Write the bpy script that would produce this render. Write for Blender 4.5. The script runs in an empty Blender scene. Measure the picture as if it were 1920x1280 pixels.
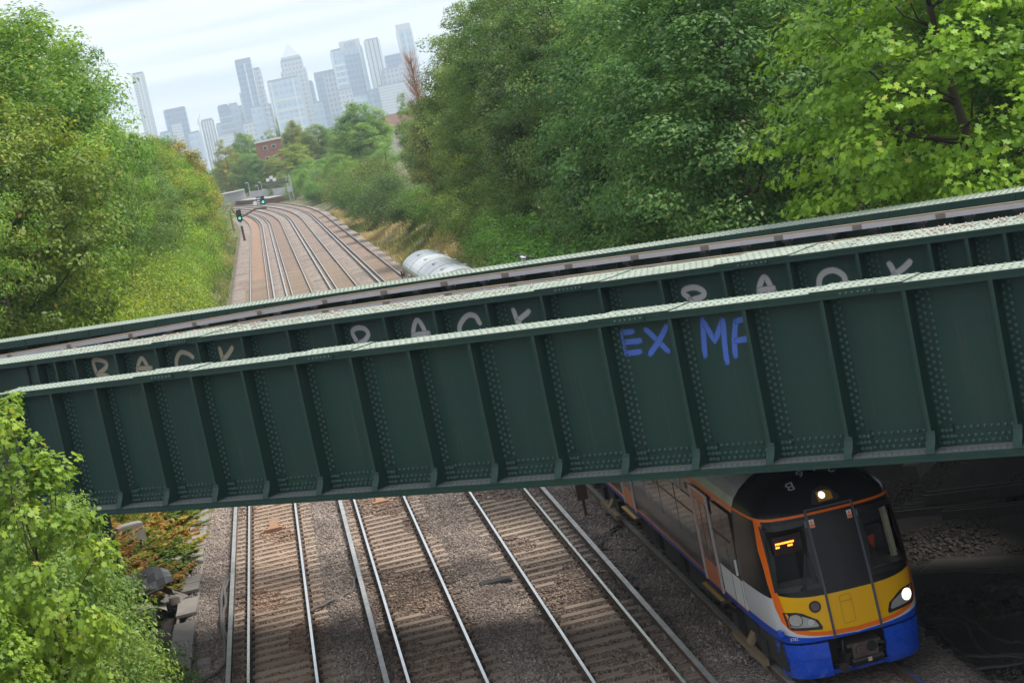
import bpy, bmesh, math, random
import numpy as np
from mathutils import Matrix, Vector
R = math.radians
scene = bpy.context.scene
COL = scene.collection

# ------------------------------------------------------------------ camera
FPX, PITCH, ROLL, YAW, CAMH = 3740.43, 0.116485, 0.206270, 0.107808, 11.1665
_F = np.array([math.sin(YAW)*math.cos(PITCH), math.cos(YAW)*math.cos(PITCH), -math.sin(PITCH)])
_R0 = np.array([math.cos(YAW), -math.sin(YAW), 0.0])
_U0 = np.cross(_R0, _F)
_RR = math.cos(ROLL)*_R0 - math.sin(ROLL)*_U0
_UU = math.sin(ROLL)*_R0 + math.cos(ROLL)*_U0
CAMP = np.array([0, 0, CAMH])
cd = bpy.data.cameras.new('camera')
cam = bpy.data.objects.new('camera', cd)
COL.objects.link(cam)
cd.sensor_width = 36.0
cd.lens = FPX/1920*36
cd.clip_start = 0.5
cd.clip_end = 20000
cam.matrix_world = Matrix(((_RR[0], _UU[0], -_F[0], 0), (_RR[1], _UU[1], -_F[1], 0), (_RR[2], _UU[2], -_F[2], CAMH), (0, 0, 0, 1)))
scene.camera = cam

def ray(px):
    return _F + ((px[0]-960)/FPX)*_RR - ((px[1]-640)/FPX)*_UU
def on_z(px, z=0.0):
    d = ray(px); return CAMP + d*((z-CAMH)/d[2])
def on_y(px, Y):
    d = ray(px); return CAMP + d*(Y/d[1])
def on_x(px, X):
    d = ray(px); return CAMP + d*(X/d[0])
def project(P):
    P = np.atleast_2d(P) - CAMP
    z = P@_F
    return np.stack([960+FPX*(P@_RR)/z, 640-FPX*(P@_UU)/z], -1)

# ------------------------------------------------------------------ sky, sun, exposure
SUN_EL, SUN_AZ = R(60), R(102)      # azimuth measured from +Y towards +X
w = bpy.data.worlds.new('World'); scene.world = w; w.use_nodes = True
nt = w.node_tree; nt.nodes.clear()
def N(t, **k):
    n = nt.nodes.new(t)
    for a, b in k.items(): setattr(n, a, b)
    return n
out = N('ShaderNodeOutputWorld'); bg = N('ShaderNodeBackground'); bg.inputs[1].default_value = 0.1
sky = N('ShaderNodeTexSky', sky_type='NISHITA', sun_disc=False, sun_elevation=SUN_EL, sun_rotation=SUN_AZ)
tc = N('ShaderNodeTexCoord')
sep = N('ShaderNodeSeparateXYZ'); nt.links.new(tc.outputs['Generated'], sep.inputs[0])
addz = N('ShaderNodeMath', operation='ADD'); addz.inputs[1].default_value = 0.10
absz = N('ShaderNodeMath', operation='ABSOLUTE'); nt.links.new(sep.outputs[2], absz.inputs[0]); nt.links.new(absz.outputs[0], addz.inputs[0])
vd = N('ShaderNodeVectorMath', operation='DIVIDE')
comb = N('ShaderNodeCombineXYZ')
for i in range(3): nt.links.new(addz.outputs[0], comb.inputs[i])
nt.links.new(tc.outputs['Generated'], vd.inputs[0]); nt.links.new(comb.outputs[0], vd.inputs[1])
mp = N('ShaderNodeMapping'); mp.inputs['Rotation'].default_value = (0, 0, R(35)); mp.inputs['Scale'].default_value = (0.55, 1.5, 1)
nt.links.new(vd.outputs[0], mp.inputs[0])
nz = N('ShaderNodeTexNoise'); nz.inputs['Scale'].default_value = 1.1; nz.inputs['Detail'].default_value = 5; nz.inputs['Roughness'].default_value = 0.45
nt.links.new(mp.outputs[0], nz.inputs[0])
rp = N('ShaderNodeValToRGB')
rp.color_ramp.elements[0].position = 0.38; rp.color_ramp.elements[0].color = (5.5, 6.2, 6.9, 1)
rp.color_ramp.elements[1].position = 0.60; rp.color_ramp.elements[1].color = (7.9, 8.15, 8.5, 1)
nt.links.new(nz.outputs[0], rp.inputs[0])
mx = N('ShaderNodeMixRGB'); mx.inputs[0].default_value = 0.95
nt.links.new(sky.outputs[0], mx.inputs[1]); nt.links.new(rp.outputs[0], mx.inputs[2])
nt.links.new(mx.outputs[0], bg.inputs[0]); nt.links.new(bg.outputs[0], out.inputs[0])

sl = bpy.data.lights.new('sun', 'SUN'); sl.energy = 3.0; sl.angle = R(18); sl.color = (1.0, 0.95, 0.87)
so = bpy.data.objects.new('sun', sl); COL.objects.link(so)
so.location = (60, 30, 80)
sd = Vector((math.sin(SUN_AZ)*math.cos(SUN_EL), math.cos(SUN_AZ)*math.cos(SUN_EL), math.sin(SUN_EL)))
so.rotation_euler = sd.to_track_quat('Z', 'Y').to_euler()

vs = scene.view_settings
vs.view_transform = 'Standard'; vs.look = 'None'; vs.exposure = 0.6; vs.gamma = 1.0; vs.use_curve_mapping = False
scene.render.engine = 'CYCLES'
cy = scene.cycles
cy.use_denoising = True
cy.max_bounces = 6; cy.diffuse_bounces = 3; cy.glossy_bounces = 3; cy.transmission_bounces = 4; cy.transparent_max_bounces = 8; cy.volume_bounces = 1
cy.use_adaptive_sampling = True

# ------------------------------------------------------------------ mesh helpers
class MB:
    """collects shapes, builds ONE mesh"""
    def __init__(s): s.v = []; s.f = []; s.m = []
    def add(s, vs, fs, mi=0):
        o = len(s.v); s.v += [tuple(map(float, p)) for p in vs]; s.f += [tuple(i+o for i in f) for f in fs]; s.m += [mi]*len(fs); return s
    def box(s, x0, x1, y0, y1, z0, z1, mi=0):
        return s.add([(x0,y0,z0),(x1,y0,z0),(x1,y1,z0),(x0,y1,z0),(x0,y0,z1),(x1,y0,z1),(x1,y1,z1),(x0,y1,z1)],
                     [(0,3,2,1),(4,5,6,7),(0,1,5,4),(1,2,6,5),(2,3,7,6),(3,0,4,7)], mi)
    def tbox(s, M, sx, sy, sz, mi=0):
        vs = [M@Vector((a*sx/2, b*sy/2, c*sz/2)) for c in (-1,1) for a,b in ((-1,-1),(1,-1),(1,1),(-1,1))]
        return s.add(vs, [(0,3,2,1),(4,5,6,7),(0,1,5,4),(1,2,6,5),(2,3,7,6),(3,0,4,7)], mi)
    def bar(s, p, q, wd, ht, mi=0, up=(0,0,1)):
        p = Vector(p); q = Vector(q); d = (q-p); L = d.length
        if L < 1e-6: return s
        d.normalize(); u = Vector(up); x = d.cross(u)
        if x.length < 1e-4: x = d.cross(Vector((1,0,0)))
        x.normalize(); u = x.cross(d)
        M = Matrix((( x[0], d[0], u[0], (p[0]+q[0])/2),(x[1], d[1], u[1], (p[1]+q[1])/2),(x[2], d[2], u[2], (p[2]+q[2])/2),(0,0,0,1)))
        return s.tbox(M, wd, L, ht, mi)
    def tube(s, pts, rad, n=8, mi=0, cap=True):
        pts = [Vector(p) for p in pts]; rads = rad if hasattr(rad, '__len__') else [rad]*len(pts)
        base = len(s.v); prev = None
        for i, p in enumerate(pts):
            d = (pts[min(i+1, len(pts)-1)]-pts[max(i-1, 0)]).normalized()
            if prev is None:
                x = d.orthogonal().normalized()
            else:
                x = (prev - d*prev.dot(d)); x = x.normalized() if x.length > 1e-5 else d.orthogonal().normalized()
            prev = x; y = d.cross(x)
            for k in range(n):
                a = 2*math.pi*k/n; s.v.append(tuple(p+(x*math.cos(a)+y*math.sin(a))*rads[i]))
        for i in range(len(pts)-1):
            for k in range(n):
                a = base+i*n+k; b = base+i*n+(k+1)%n
                s.f.append((a, b, b+n, a+n)); s.m.append(mi)
        if cap:
            s.f.append(tuple(base+k for k in reversed(range(n)))); s.m.append(mi)
            e = base+(len(pts)-1)*n; s.f.append(tuple(e+k for k in range(n))); s.m.append(mi)
        return s
    def cyl(s, p, q, r, n=16, mi=0): return s.tube([p, q], r, n, mi)
    def prism(s, poly, axis, a0, a1, mi=0):
        """poly: 2-D points; axis 'x','y','z' = extrusion axis"""
        def P(u, v, a): return {'x': (a, u, v), 'y': (u, a, v), 'z': (u, v, a)}[axis]
        n = len(poly)
        vs = [P(u, v, a0) for u, v in poly]+[P(u, v, a1) for u, v in poly]
        fs = [tuple(range(n)), tuple(reversed(range(n, 2*n)))]+[(i, i+n, (i+1)%n+n, (i+1)%n) for i in range(n)]
        return s.add(vs, fs, mi)
    def build(s, name, mats, parent=None, smooth=False, fix=True):
        me = bpy.data.meshes.new(name); me.from_pydata(s.v, [], s.f)
        mats = mats if isinstance(mats, (list, tuple)) else [mats]
        for m in mats: me.materials.append(m)
        if len(mats) > 1: me.polygons.foreach_set('material_index', s.m)
        if fix:
            b = bmesh.new(); b.from_mesh(me); bmesh.ops.recalc_face_normals(b, faces=b.faces); b.to_mesh(me); b.free()
        if smooth: me.polygons.foreach_set('use_smooth', [True]*len(me.polygons))
        me.update()
        o = bpy.data.objects.new(name, me); COL.objects.link(o)
        if parent: o.parent = parent
        return o

def tag(o, label=None, cat=None, group=None, kind=None):
    if label: o['label'] = label
    if cat: o['category'] = cat
    if group: o['group'] = group
    if kind: o['kind'] = kind
    return o
def empty(name, loc=(0,0,0), rz=0.0):
    o = bpy.data.objects.new(name, None); COL.objects.link(o); o.location = loc; o.rotation_euler = (0,0,rz); o.empty_display_size = 0.3
    return o
def inst(o, name, loc=None, parent=None, rz=None, sc=None):
    c = bpy.data.objects.new(name, o.data); COL.objects.link(c)
    if parent: c.parent = parent
    if loc is not None: c.location = loc
    if rz is not None: c.rotation_euler = (0,0,rz)
    if sc is not None: c.scale = sc
    return c
def npmesh(name, V, Fq, mat, parent=None, attr=None, smooth=False):
    """fast mesh from numpy arrays; Fq (n,k) one face size"""
    me = bpy.data.meshes.new(name); k = Fq.shape[1]
    me.vertices.add(len(V)); me.vertices.foreach_set('co', np.ascontiguousarray(V, np.float32).ravel())
    me.loops.add(Fq.size); me.loops.foreach_set('vertex_index', np.ascontiguousarray(Fq, np.int32).ravel())
    me.polygons.add(len(Fq)); me.polygons.foreach_set('loop_start', np.arange(len(Fq), dtype=np.int32)*k)
    me.update(calc_edges=True)
    if smooth: me.polygons.foreach_set('use_smooth', [True]*len(Fq))
    if attr is not None:
        a = me.attributes.new('tint', 'FLOAT', 'FACE'); a.data.foreach_set('value', np.ascontiguousarray(attr, np.float32))
    me.materials.append(mat)
    o = bpy.data.objects.new(name, me); COL.objects.link(o)
    if parent: o.parent = parent
    return o

# ------------------------------------------------------------------ material helpers
class NT:
    def __init__(s, name):
        s.m = bpy.data.materials.new(name); s.m.use_nodes = True; s.t = s.m.node_tree
        s.b = s.t.nodes['Principled BSDF']; s.o = s.t.nodes['Material Output']
    def n(s, t, ins=None, **k):
        nd = s.t.nodes.new(t)
        for a, b in k.items(): setattr(nd, a, b)
        for a, b in (ins or {}).items():
            if isinstance(b, bpy.types.NodeSocket): s.t.links.new(b, nd.inputs[a])
            else: nd.inputs[a].default_value = b
        return nd
    def link(s, a, b): s.t.links.new(a, b)
    def math(s, op, a, b=0.0, c=0.0, clamp=False):
        nd = s.t.nodes.new('ShaderNodeMath'); nd.operation = op; nd.use_clamp = clamp
        for i, v in enumerate((a, b, c)):
            if isinstance(v, bpy.types.NodeSocket): s.t.links.new(v, nd.inputs[i])
            else: nd.inputs[i].default_value = v
        return nd.outputs[0]
    def mix(s, f, a, b):
        nd = s.t.nodes.new('ShaderNodeMixRGB')
        for i, v in enumerate((f, a, b)):
            if isinstance(v, bpy.types.NodeSocket): s.t.links.new(v, nd.inputs[i])
            else: nd.inputs[i].default_value = (*v, 1) if isinstance(v, tuple) and len(v) == 3 else v
        return nd.outputs[0]
    def ramp(s, f, stops, interp='LINEAR'):
        nd = s.t.nodes.new('ShaderNodeValToRGB'); cr = nd.color_ramp; cr.interpolation = interp
        while len(cr.elements) < len(stops): cr.elements.new(0.5)
        for e, (p, c) in zip(cr.elements, stops): e.position = p; e.color = (*c, 1)
        s.link(f, nd.inputs[0]); return nd.outputs[0]
    def noise(s, scale, detail=4, rough=.55, vec=None):
        nd = s.n('ShaderNodeTexNoise', {'Scale': scale, 'Detail': detail, 'Roughness': rough})
        if vec is not None: s.link(vec, nd.inputs['Vector'])
        return nd.outputs[0]
    def obj(s): return s.n('ShaderNodeTexCoord').outputs['Object']
    def bump(s, h, strength=.3, dist=.02):
        nd = s.n('ShaderNodeBump', {'Strength': strength, 'Distance': dist, 'Height': h}); s.link(nd.outputs[0], s.b.inputs['Normal'])
    def set(s, base=None, rough=None, metal=None, **k):
        if base is not None:
            if isinstance(base, bpy.types.NodeSocket): s.link(base, s.b.inputs['Base Color'])
            else: s.b.inputs['Base Color'].default_value = (*base, 1)
        if rough is not None:
            if isinstance(rough, bpy.types.NodeSocket): s.link(rough, s.b.inputs['Roughness'])
            else: s.b.inputs['Roughness'].default_value = rough
        if metal is not None: s.b.inputs['Metallic'].default_value = metal
        for a, b in k.items(): s.b.inputs[a].default_value = b
        return s.m
def simple(name, base, rough=.6, metal=0.0, var=.25, scale=6.0, bump=0.0, **k):
    """plain surface with grain and wear"""
    t = NT(name); v = t.noise(scale, 6, .65, t.obj())
    c = t.mix(v, tuple(x*(1-var) for x in base), tuple(min(1, x*(1+var)) for x in base))
    t.set(c, None, metal, **k)
    t.set(rough=t.math('MULTIPLY_ADD', v, .25, rough-.12, clamp=True))
    if bump: t.bump(v, bump, .02)
    return t.m
def emis(name, col, st):
    t = NT(name); t.set((0.02,0.02,0.02), .4); t.b.inputs['Emission Color'].default_value = (*col, 1); t.b.inputs['Emission Strength'].default_value = st
    return t.m
def smooth01(a, b, x):
    t = np.clip((np.asarray(x, float)-a)/(b-a), 0, 1); return t*t*(3-2*t)
# ================================================================== ground, ballast, tracks
rng = np.random.default_rng(7); random.seed(7)
TC = [-1.80, 1.57, 4.98, 8.55]
G2 = 0.7525
def bend(Y):
    Y = np.asarray(Y, float); return -np.maximum(Y-315, 0)**2/3400.0
def foot_right(Y): return 15.0-4.3*smooth01(58, 84, Y)+5.0*smooth01(345, 450, Y)
def terrain(u, Y):
    u = np.asarray(u, float); Y = np.asarray(Y, float)
    zl = 3.0*smooth01(4.9, 9.5, -u)+2.2*smooth01(9.5, 17, -u)
    fr = foot_right(Y)
    zr = 2.8*smooth01(0, 6, u-fr)+2.4*smooth01(6, 15, u-fr)
    z = -0.5+zl+zr
    near = 1-smooth01(520, 700, Y)*0.8
    z = z*near
    return z-28*smooth01(800, 3000, Y)

# --- ground sheet
def gmat():
    t = NT('bank_soil'); o = t.obj()
    n1 = t.noise(.35, 6, .6, o); n2 = t.noise(3.5, 6, .7, o); n3 = t.noise(14, 5, .7, o)
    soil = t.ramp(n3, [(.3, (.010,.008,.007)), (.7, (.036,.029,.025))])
    green = t.ramp(n2, [(.3, (.035,.06,.018)), (.7, (.12,.15,.05))])
    dry = t.ramp(n2, [(.3, (.12,.10,.045)), (.7, (.22,.18,.09))])
    g = t.mix(t.ramp(n1, [(.42, (0,0,0)), (.58, (1,1,1))]), green, dry)
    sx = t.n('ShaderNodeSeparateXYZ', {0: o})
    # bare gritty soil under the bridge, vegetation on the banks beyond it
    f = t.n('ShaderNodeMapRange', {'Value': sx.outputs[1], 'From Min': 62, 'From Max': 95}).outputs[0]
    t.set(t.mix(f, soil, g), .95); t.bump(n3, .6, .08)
    return t.m
xs = np.unique(np.concatenate([np.array([-4000,-2000,-1000,-500,-250,-120,-70,-45,-30,-24,-20]), np.arange(-18, 30.1, .75), np.array([32,36,42,50,70,120,250,500,1000,2000,4000])]))
ys = np.unique(np.concatenate([np.array([-80,-40,-10]), np.arange(0, 130, 1.5), np.arange(130, 330, 5), np.arange(330, 720, 15), np.array([760,820,900,1000,1200,1500,1900,2400,3000,4000,5500,7000])]))
XX, YY = np.meshgrid(xs, ys)
ZZ = terrain(XX, YY)+np.where((XX < -5) | (XX > 10.8), (np.sin(XX*1.7+YY*.9)+np.sin(XX*.8-YY*1.3))*.07, 0)
Vg = np.stack([XX+bend(np.minimum(YY, 560)), YY, ZZ], -1).reshape(-1, 3)
nx = len(xs); ii, jj = np.meshgrid(np.arange(nx-1), np.arange(len(ys)-1)); a = (jj*nx+ii).ravel()
Fg = np.stack([a, a+1, a+1+nx, a+nx], -1)
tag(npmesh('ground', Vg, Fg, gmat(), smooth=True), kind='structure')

# --- ballast bed
def stain(t, o):
    """brown brake dust along the tracks, position of each track as built"""
    sx = t.n('ShaderNodeSeparateXYZ', {0: o})
    yy = t.math('MAXIMUM', t.math('SUBTRACT', sx.outputs[1], 315.0), 0.0)
    u = t.math('ADD', sx.outputs[0], t.math('DIVIDE', t.math('MULTIPLY', yy, yy), 3400.0))
    fs = []
    for c, wdt in zip(TC, (1.0, .95, .8, .9)):
        d = t.math('ABSOLUTE', t.math('SUBTRACT', u, c))
        fs.append(t.n('ShaderNodeMapRange', {'Value': d, 'From Min': wdt+.25, 'From Max': wdt-.35, 'To Min': 0.0, 'To Max': 1.0}).outputs[0])
    return u, fs
def ballast_color(t, cell, o):
    u, fs = stain(t, o)
    base = t.ramp(cell, [(0, (.18,.145,.135)), (.5, (.31,.25,.21)), (.85, (.43,.35,.30)), (1, (.57,.48,.42))])
    rust = t.ramp(cell, [(0, (.19,.112,.075)), (.6, (.37,.235,.16)), (1, (.50,.34,.24))])
    dark = t.ramp(cell, [(0, (.06,.05,.05)), (.6, (.13,.105,.10)), (1, (.22,.185,.17))])
    big = t.noise(.45, 5, .6, o)
    c = t.mix(t.ramp(big, [(.45, (0,0,0)), (.62, (1,1,1))]), base, t.mix(.55, base, dark))
    c = t.mix(t.math('MULTIPLY', fs[0], .85), c, rust)
    c = t.mix(t.math('MULTIPLY', fs[1], .75), c, t.mix(.45, rust, dark))
    c = t.mix(t.math('MULTIPLY', fs[2], .5), c, t.mix(.5, rust, dark))
    c = t.mix(t.math('MULTIPLY', fs[3], .6), c, t.mix(.3, rust, dark))
    return c
t = NT('ballast'); o = t.obj()
vo = t.n('ShaderNodeTexVoronoi', {'Vector': o, 'Scale': 19.0}); 
cellv = t.n('ShaderNodeSeparateXYZ', {0: vo.outputs['Color']}).outputs[0]
t.set(ballast_color(t, cellv, o), .95)
t.bump(t.math('MULTIPLY_ADD', vo.outputs['Distance'], -1.0, 1.0), 1.0, .05)
M_BALLAST = t.m
bu = np.concatenate([[-4.55, -4.4], np.arange(-4.2, 10.31, .25), [10.6, 11.0]]); by_ = np.concatenate([np.arange(20, 80, .3), np.arange(80, 330, 4), np.arange(330, 561, 6)])
UU_, BY = np.meshgrid(bu, by_)
def ballast_z(u, Y):
    z = np.full(np.broadcast(u, Y).shape, -.215)
    for c in TC: z = np.maximum(z, -.10-.02*0+0*u) if False else z
    heap = sum(np.exp(-((u-m)/.55)**2) for m in (-.1, 3.28, 6.75))*.10
    z = z+heap+.018*np.sin(u*5.1+Y*3.3)*np.sin(Y*2.1-u*2.7)
    edge = smooth01(-4.15, -4.6, u)+smooth01(10.1, 11.0, u)
    return z-edge*.35
Zb = ballast_z(UU_, BY)
Vb = np.stack([UU_+bend(BY), BY, Zb], -1).reshape(-1, 3)
nb_ = len(bu); ii, jj = np.meshgrid(np.arange(nb_-1), np.arange(len(by_)-1)); a = (jj*nb_+ii).ravel()
tag(npmesh('ballast_bed', Vb, np.stack([a, a+1, a+1+nb_, a+nb_], -1), M_BALLAST, smooth=True), kind='structure')

# --- loose stones where they can be told apart
t = NT('ballast_stone'); o = t.obj()
gi = t.n('ShaderNodeNewGeometry').outputs['Random Per Island']
t.set(ballast_color(t, gi, o), .92)
M_STONE = t.m
n = 170000
su = rng.uniform(-4.3, 10.5, n); sy = rng.uniform(36.5, 73, n)
px = project(np.stack([su, sy, np.full(n, -.15)], -1))
keep = (px[:,0] > -150) & (px[:,0] < 2080) & (px[:,1] > 850) & (px[:,1] < 1420)
bury = (0.13, .55, .30, .4)
for c, b in zip(TC, bury):
    d = su-c
    onrail = np.abs(np.abs(d)-G2) < .085
    ins = np.abs(d) < 1.22
    onslp = (np.abs(((sy-36.0+.325) % .65)-.325) < .14) & ins
    patch = (np.sin(sy*.9+c)+np.sin(sy*.37+2*c)+np.sin(su*1.9+sy*.6)) > (1.6 - 3.0*b)
    keep &= ~onrail & ~(onslp & ~patch)
su, sy = su[keep], sy[keep]; n = len(su)
octv = np.array([(1,0,0),(-1,0,0),(0,1,0),(0,-1,0),(0,0,1),(0,0,-1)], float)
octf = np.array([(0,2,4),(2,1,4),(1,3,4),(3,0,4),(2,0,5),(1,2,5),(3,1,5),(0,3,5)])
rad = rng.uniform(.022, .046, n)
P = octv[None]*rad[:,None,None]*rng.uniform(.65, 1.35, (n,6,1))
ang = rng.uniform(0, 6.28, n); ca, sa = np.cos(ang), np.sin(ang)
P = np.stack([P[...,0]*ca[:,None]-P[...,1]*sa[:,None], P[...,0]*sa[:,None]+P[...,1]*ca[:,None], P[...,2]*.8+P[...,0]*.3], -1)
zz = ballast_z(su, sy)+.012
slp = np.zeros(n, bool)
for c in TC: slp |= (np.abs(su-c) < 1.22) & (np.abs(((sy-36.0+.325) % .65)-.325) < .14)
zz = np.where(slp, np.maximum(zz, -.165+.015), zz)
P += np.stack([su, sy, zz], -1)[:,None]
Fs = (octf[None]+(np.arange(n)*6)[:,None,None]).reshape(-1, 3)
tag(npmesh('loose_ballast', P.reshape(-1, 3), Fs, M_STONE), kind='stuff')

# --- dark rubble on the dirt beside the train
n = 16000; su = rng.uniform(10.6, 16.4, n); sy = rng.uniform(31, 52, n); rad = rng.uniform(.02, .075, n)*rng.uniform(.5, 1.3, n)
P = octv[None]*rad[:,None,None]*rng.uniform(.6, 1.4, (n,6,1)); ang = rng.uniform(0, 6.28, n); ca, sa = np.cos(ang), np.sin(ang)
P = np.stack([P[...,0]*ca[:,None]-P[...,1]*sa[:,None], P[...,0]*sa[:,None]+P[...,1]*ca[:,None], P[...,2]*.7], -1)
P += np.stack([su, sy, np.maximum(terrain(su, sy), ballast_z(su, sy)-.3*0-9*(su > 11))+.01], -1)[:,None]
tag(npmesh('dirt_rubble', P.reshape(-1, 3), (octf[None]+(np.arange(n)*6)[:,None,None]).reshape(-1, 3), simple('sooty_rubble', (.055,.045,.038), .95, var=.6, scale=9)), kind='stuff')

# --- tracks
t = NT('sleeper_concrete'); o = t.obj(); oi = t.n('ShaderNodeObjectInfo').outputs['Random']
nn = t.noise(22, 6, .7, o); c = t.ramp(nn, [(.3, (.29,.22,.165)), (.7, (.55,.44,.34))])
c = t.mix(t.math('MULTIPLY', oi, .55), c, (.25,.18,.14)); t.set(c, .9); t.bump(nn, .4, .01); M_SLEEPER = t.m
t = NT('rail_rust'); o = t.obj(); nn = t.noise(12, 6, .7, o)
t.set(t.ramp(nn, [(.3, (.075,.045,.032)), (.7, (.19,.12,.085))]), .85); M_RUST = t.m
t = NT('rail_head_steel'); o = t.obj(); nn = t.noise(2.0, 5, .6, o)
t.set(t.ramp(nn, [(.3, (.62,.62,.63)), (.7, (.80,.80,.80))]), .24, .9); M_STEEL = t.m
t = NT('conductor_steel'); o = t.obj(); nn = t.noise(3.0, 5, .6, o)
t.set(t.ramp(nn, [(.3, (.36,.35,.34)), (.7, (.55,.54,.53))]), .40, .55); M_COND = t.m
M_INSUL = simple('insulator_ceramic', (.45,.43,.40), .4)
M_CLIP = simple('clip_iron', (.07,.05,.042), .8)
st_Y = np.concatenate([[18.0], np.arange(30, 315, 15.0), np.arange(315, 561, 5.0)])
def sweep_rail(name, u, y0, y1, prof, topfaces, mats, parent, z0=0.0):
    Ys = np.array([y0]+[y for y in st_Y if y0+.5 < y < y1-.5]+[y1])
    k = len(prof); V = []; 
    for Y in Ys:
        x0 = u+float(bend(Y))
        V += [(x0+px_, Y, z0+pz) for px_, pz in prof]
    F = []; mi = []
    for i in range(len(Ys)-1):
        for j in range(k):
            a0 = i*k+j; b0 = i*k+(j+1)%k
            F.append((a0, a0+k, b0+k, b0)); mi.append(1 if j in topfaces else 0)
    F.append(tuple(range(k))); mi.append(0); F.append(tuple(reversed(range((len(Ys)-1)*k, len(Ys)*k)))); mi.append(0)
    mb = MB(); mb.v = V; mb.f = F; mb.m = mi
    return mb.build(name, mats, parent)
RP = [(-.036,-.006),(-.030,0),(.030,0),(.036,-.006),(.034,-.040),(.011,-.050),(.011,-.130),(.070,-.146),(.070,-.160),(-.070,-.160),(-.070,-.146),(-.011,-.130),(-.011,-.050),(-.034,-.040)]
CP = [(-.055,.045),(.055,.045),(.058,.035),(.055,-.03),(.02,-.035),(.02,-.07),(.06,-.075),(.06,-.09),(-.06,-.09),(-.06,-.075),(-.02,-.07),(-.02,-.035),(-.055,-.03),(-.058,.035)]
slp = MB().prism([(-.135,-.19),(.135,-.19),(.125,.0),(-.125,.0)], 'x', -1.25, 1.25)
sleeper0 = None
trk_labels = ['rusty brown railway track nearest the row of concrete trough lids', 'dark stained railway track between the rusty brown one and the paired middle track',
              'railway track between the dark stained track and the train', 'railway track that the blue and yellow train stands on']
cond_runs = [[(-1, 18, 97), (1, 103, 540)], [(-1, 18, 545)], [(1, 18, 143), (-1, 149, 548)], [(-1, 18, 552)]]
for ti, c in enumerate(TC):
    root = tag(empty('railway_track', (c, 30, -.2)), trk_labels[ti], 'railway track', 'parallel tracks through the cutting')
    root_inv = Matrix.Translation((-c, -30, .2))
    def adopt(o): o.parent = root; o.matrix_parent_inverse = root_inv; return o
    for sgn in (-1, 1):
        adopt(sweep_rail('rail', c+sgn*G2, 18, 556, RP, (0, 1, 2), [M_RUST, M_STEEL], None))
    ins = MB()
    for (sgn, y0, y1) in cond_runs[ti]:
        u = c+sgn*(G2+.44)
        adopt(sweep_rail('conductor_rail', u, y0, y1, CP, (0, 1, 13), [M_RUST, M_COND], None, .03))
        for Y in np.arange(max(y0, 36)+1, min(y1, 200), 2.6):
            ins.cyl((u, Y, -.2), (u, Y, -.062), .06, 8)
    tag(adopt(ins.build('insulator', M_INSUL)), kind='stuff')
    clip = MB()
    for k in range(238):
        Y = 36.0+.65*k
        if 76 < Y < 108: continue
        if sleeper0 is None:
            sleeper0 = slp.build('sleeper', M_SLEEPER); s = sleeper0
        else: s = inst(sleeper0, 'sleeper')
        s.location = (c+random.uniform(-.015,.015), Y+random.uniform(-.02,.02), -.165); s.rotation_euler = (0, 0, random.uniform(-.008,.008))
        adopt(s)
        if Y < 73:
            for sg in (-1, 1):
                for e in (-1, 1):
                    x0 = c+sg*G2+e*.095
                    clip.box(x0-.03, x0+.03, Y-.055, Y+.055, -.168, -.118)
                    clip.box(x0-.012-e*.02, x0+.012-e*.02, Y-.075, Y+.075, -.118, -.10)
    tag(adopt(clip.build('rail_clip', M_CLIP)), kind='stuff')
# ================================================================== the girder bridge
BA = R(-43.0223); BO = np.array([3.115, 36.227]); ZT = 7.0445; SP = 1.45404
bd = np.array([math.cos(BA), math.sin(BA)]); bn = np.array([-math.sin(BA), math.cos(BA)])
def br_plane(px, off):
    """pixel -> (s, z) on the vertical plane `off` metres behind the near girder's outer edge"""
    d = ray(px); n3 = np.array([bn[0], bn[1], 0]); P0 = np.array([BO[0], BO[1], 0])+n3*off
    tt = ((P0-CAMP)@n3)/(d@n3); Q = CAMP+d*tt
    return float((Q-P0)[:2]@bd), float(Q[2])
def br_world(s, off, z=0.0):
    p = BO+bd*s+bn*off; return Vector((p[0], p[1], z))
t = NT('bridge_green_paint'); o = t.obj(); n1 = t.noise(.7, 5, .6, o); n2 = t.noise(9, 6, .7, o)
c = t.mix(n1, (.010,.045,.040), (.022,.058,.040)); c = t.mix(t.ramp(n2, [(.55, (0,0,0)), (.8, (1,1,1))]), c, (.030,.062,.052))
mpn = t.n('ShaderNodeMapping', {'Scale': (7.0, 7.0, .22)}); t.link(o, mpn.inputs[0]); strk = t.noise(1.0, 6, .7, mpn.outputs[0])
c = t.mix(t.math('MULTIPLY', t.ramp(strk, [(.54, (0,0,0)), (.72, (1,1,1))]), .7), c, (.058,.070,.048))
t.set(c, t.math('MULTIPLY_ADD', n2, .25, .42)); t.b.inputs['Specular IOR Level'].default_value = .32; t.bump(n2, .12, .01); M_GREEN = t.m
t = NT('dusty_flange_paint'); o = t.obj(); n1 = t.noise(1.4, 6, .65, o); n2 = t.noise(30, 5, .7, o)
c = t.mix(t.ramp(n1, [(.35, (0,0,0)), (.65, (1,1,1))]), (.24,.29,.235), (.36,.40,.335)); c = t.mix(t.ramp(n2, [(.5, (0,0,0)), (.72, (1,1,1))]), c, (.17,.195,.155))
t.set(c, .85); t.bump(n2, .3, .01); M_FLTOP = t.m
M_LEDGE = simple('gritty_ledge', (.16,.165,.165), .9, var=.5, scale=14)
M_DKSTEEL = simple('dark_deck_steel', (.03,.034,.034), .8)

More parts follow.
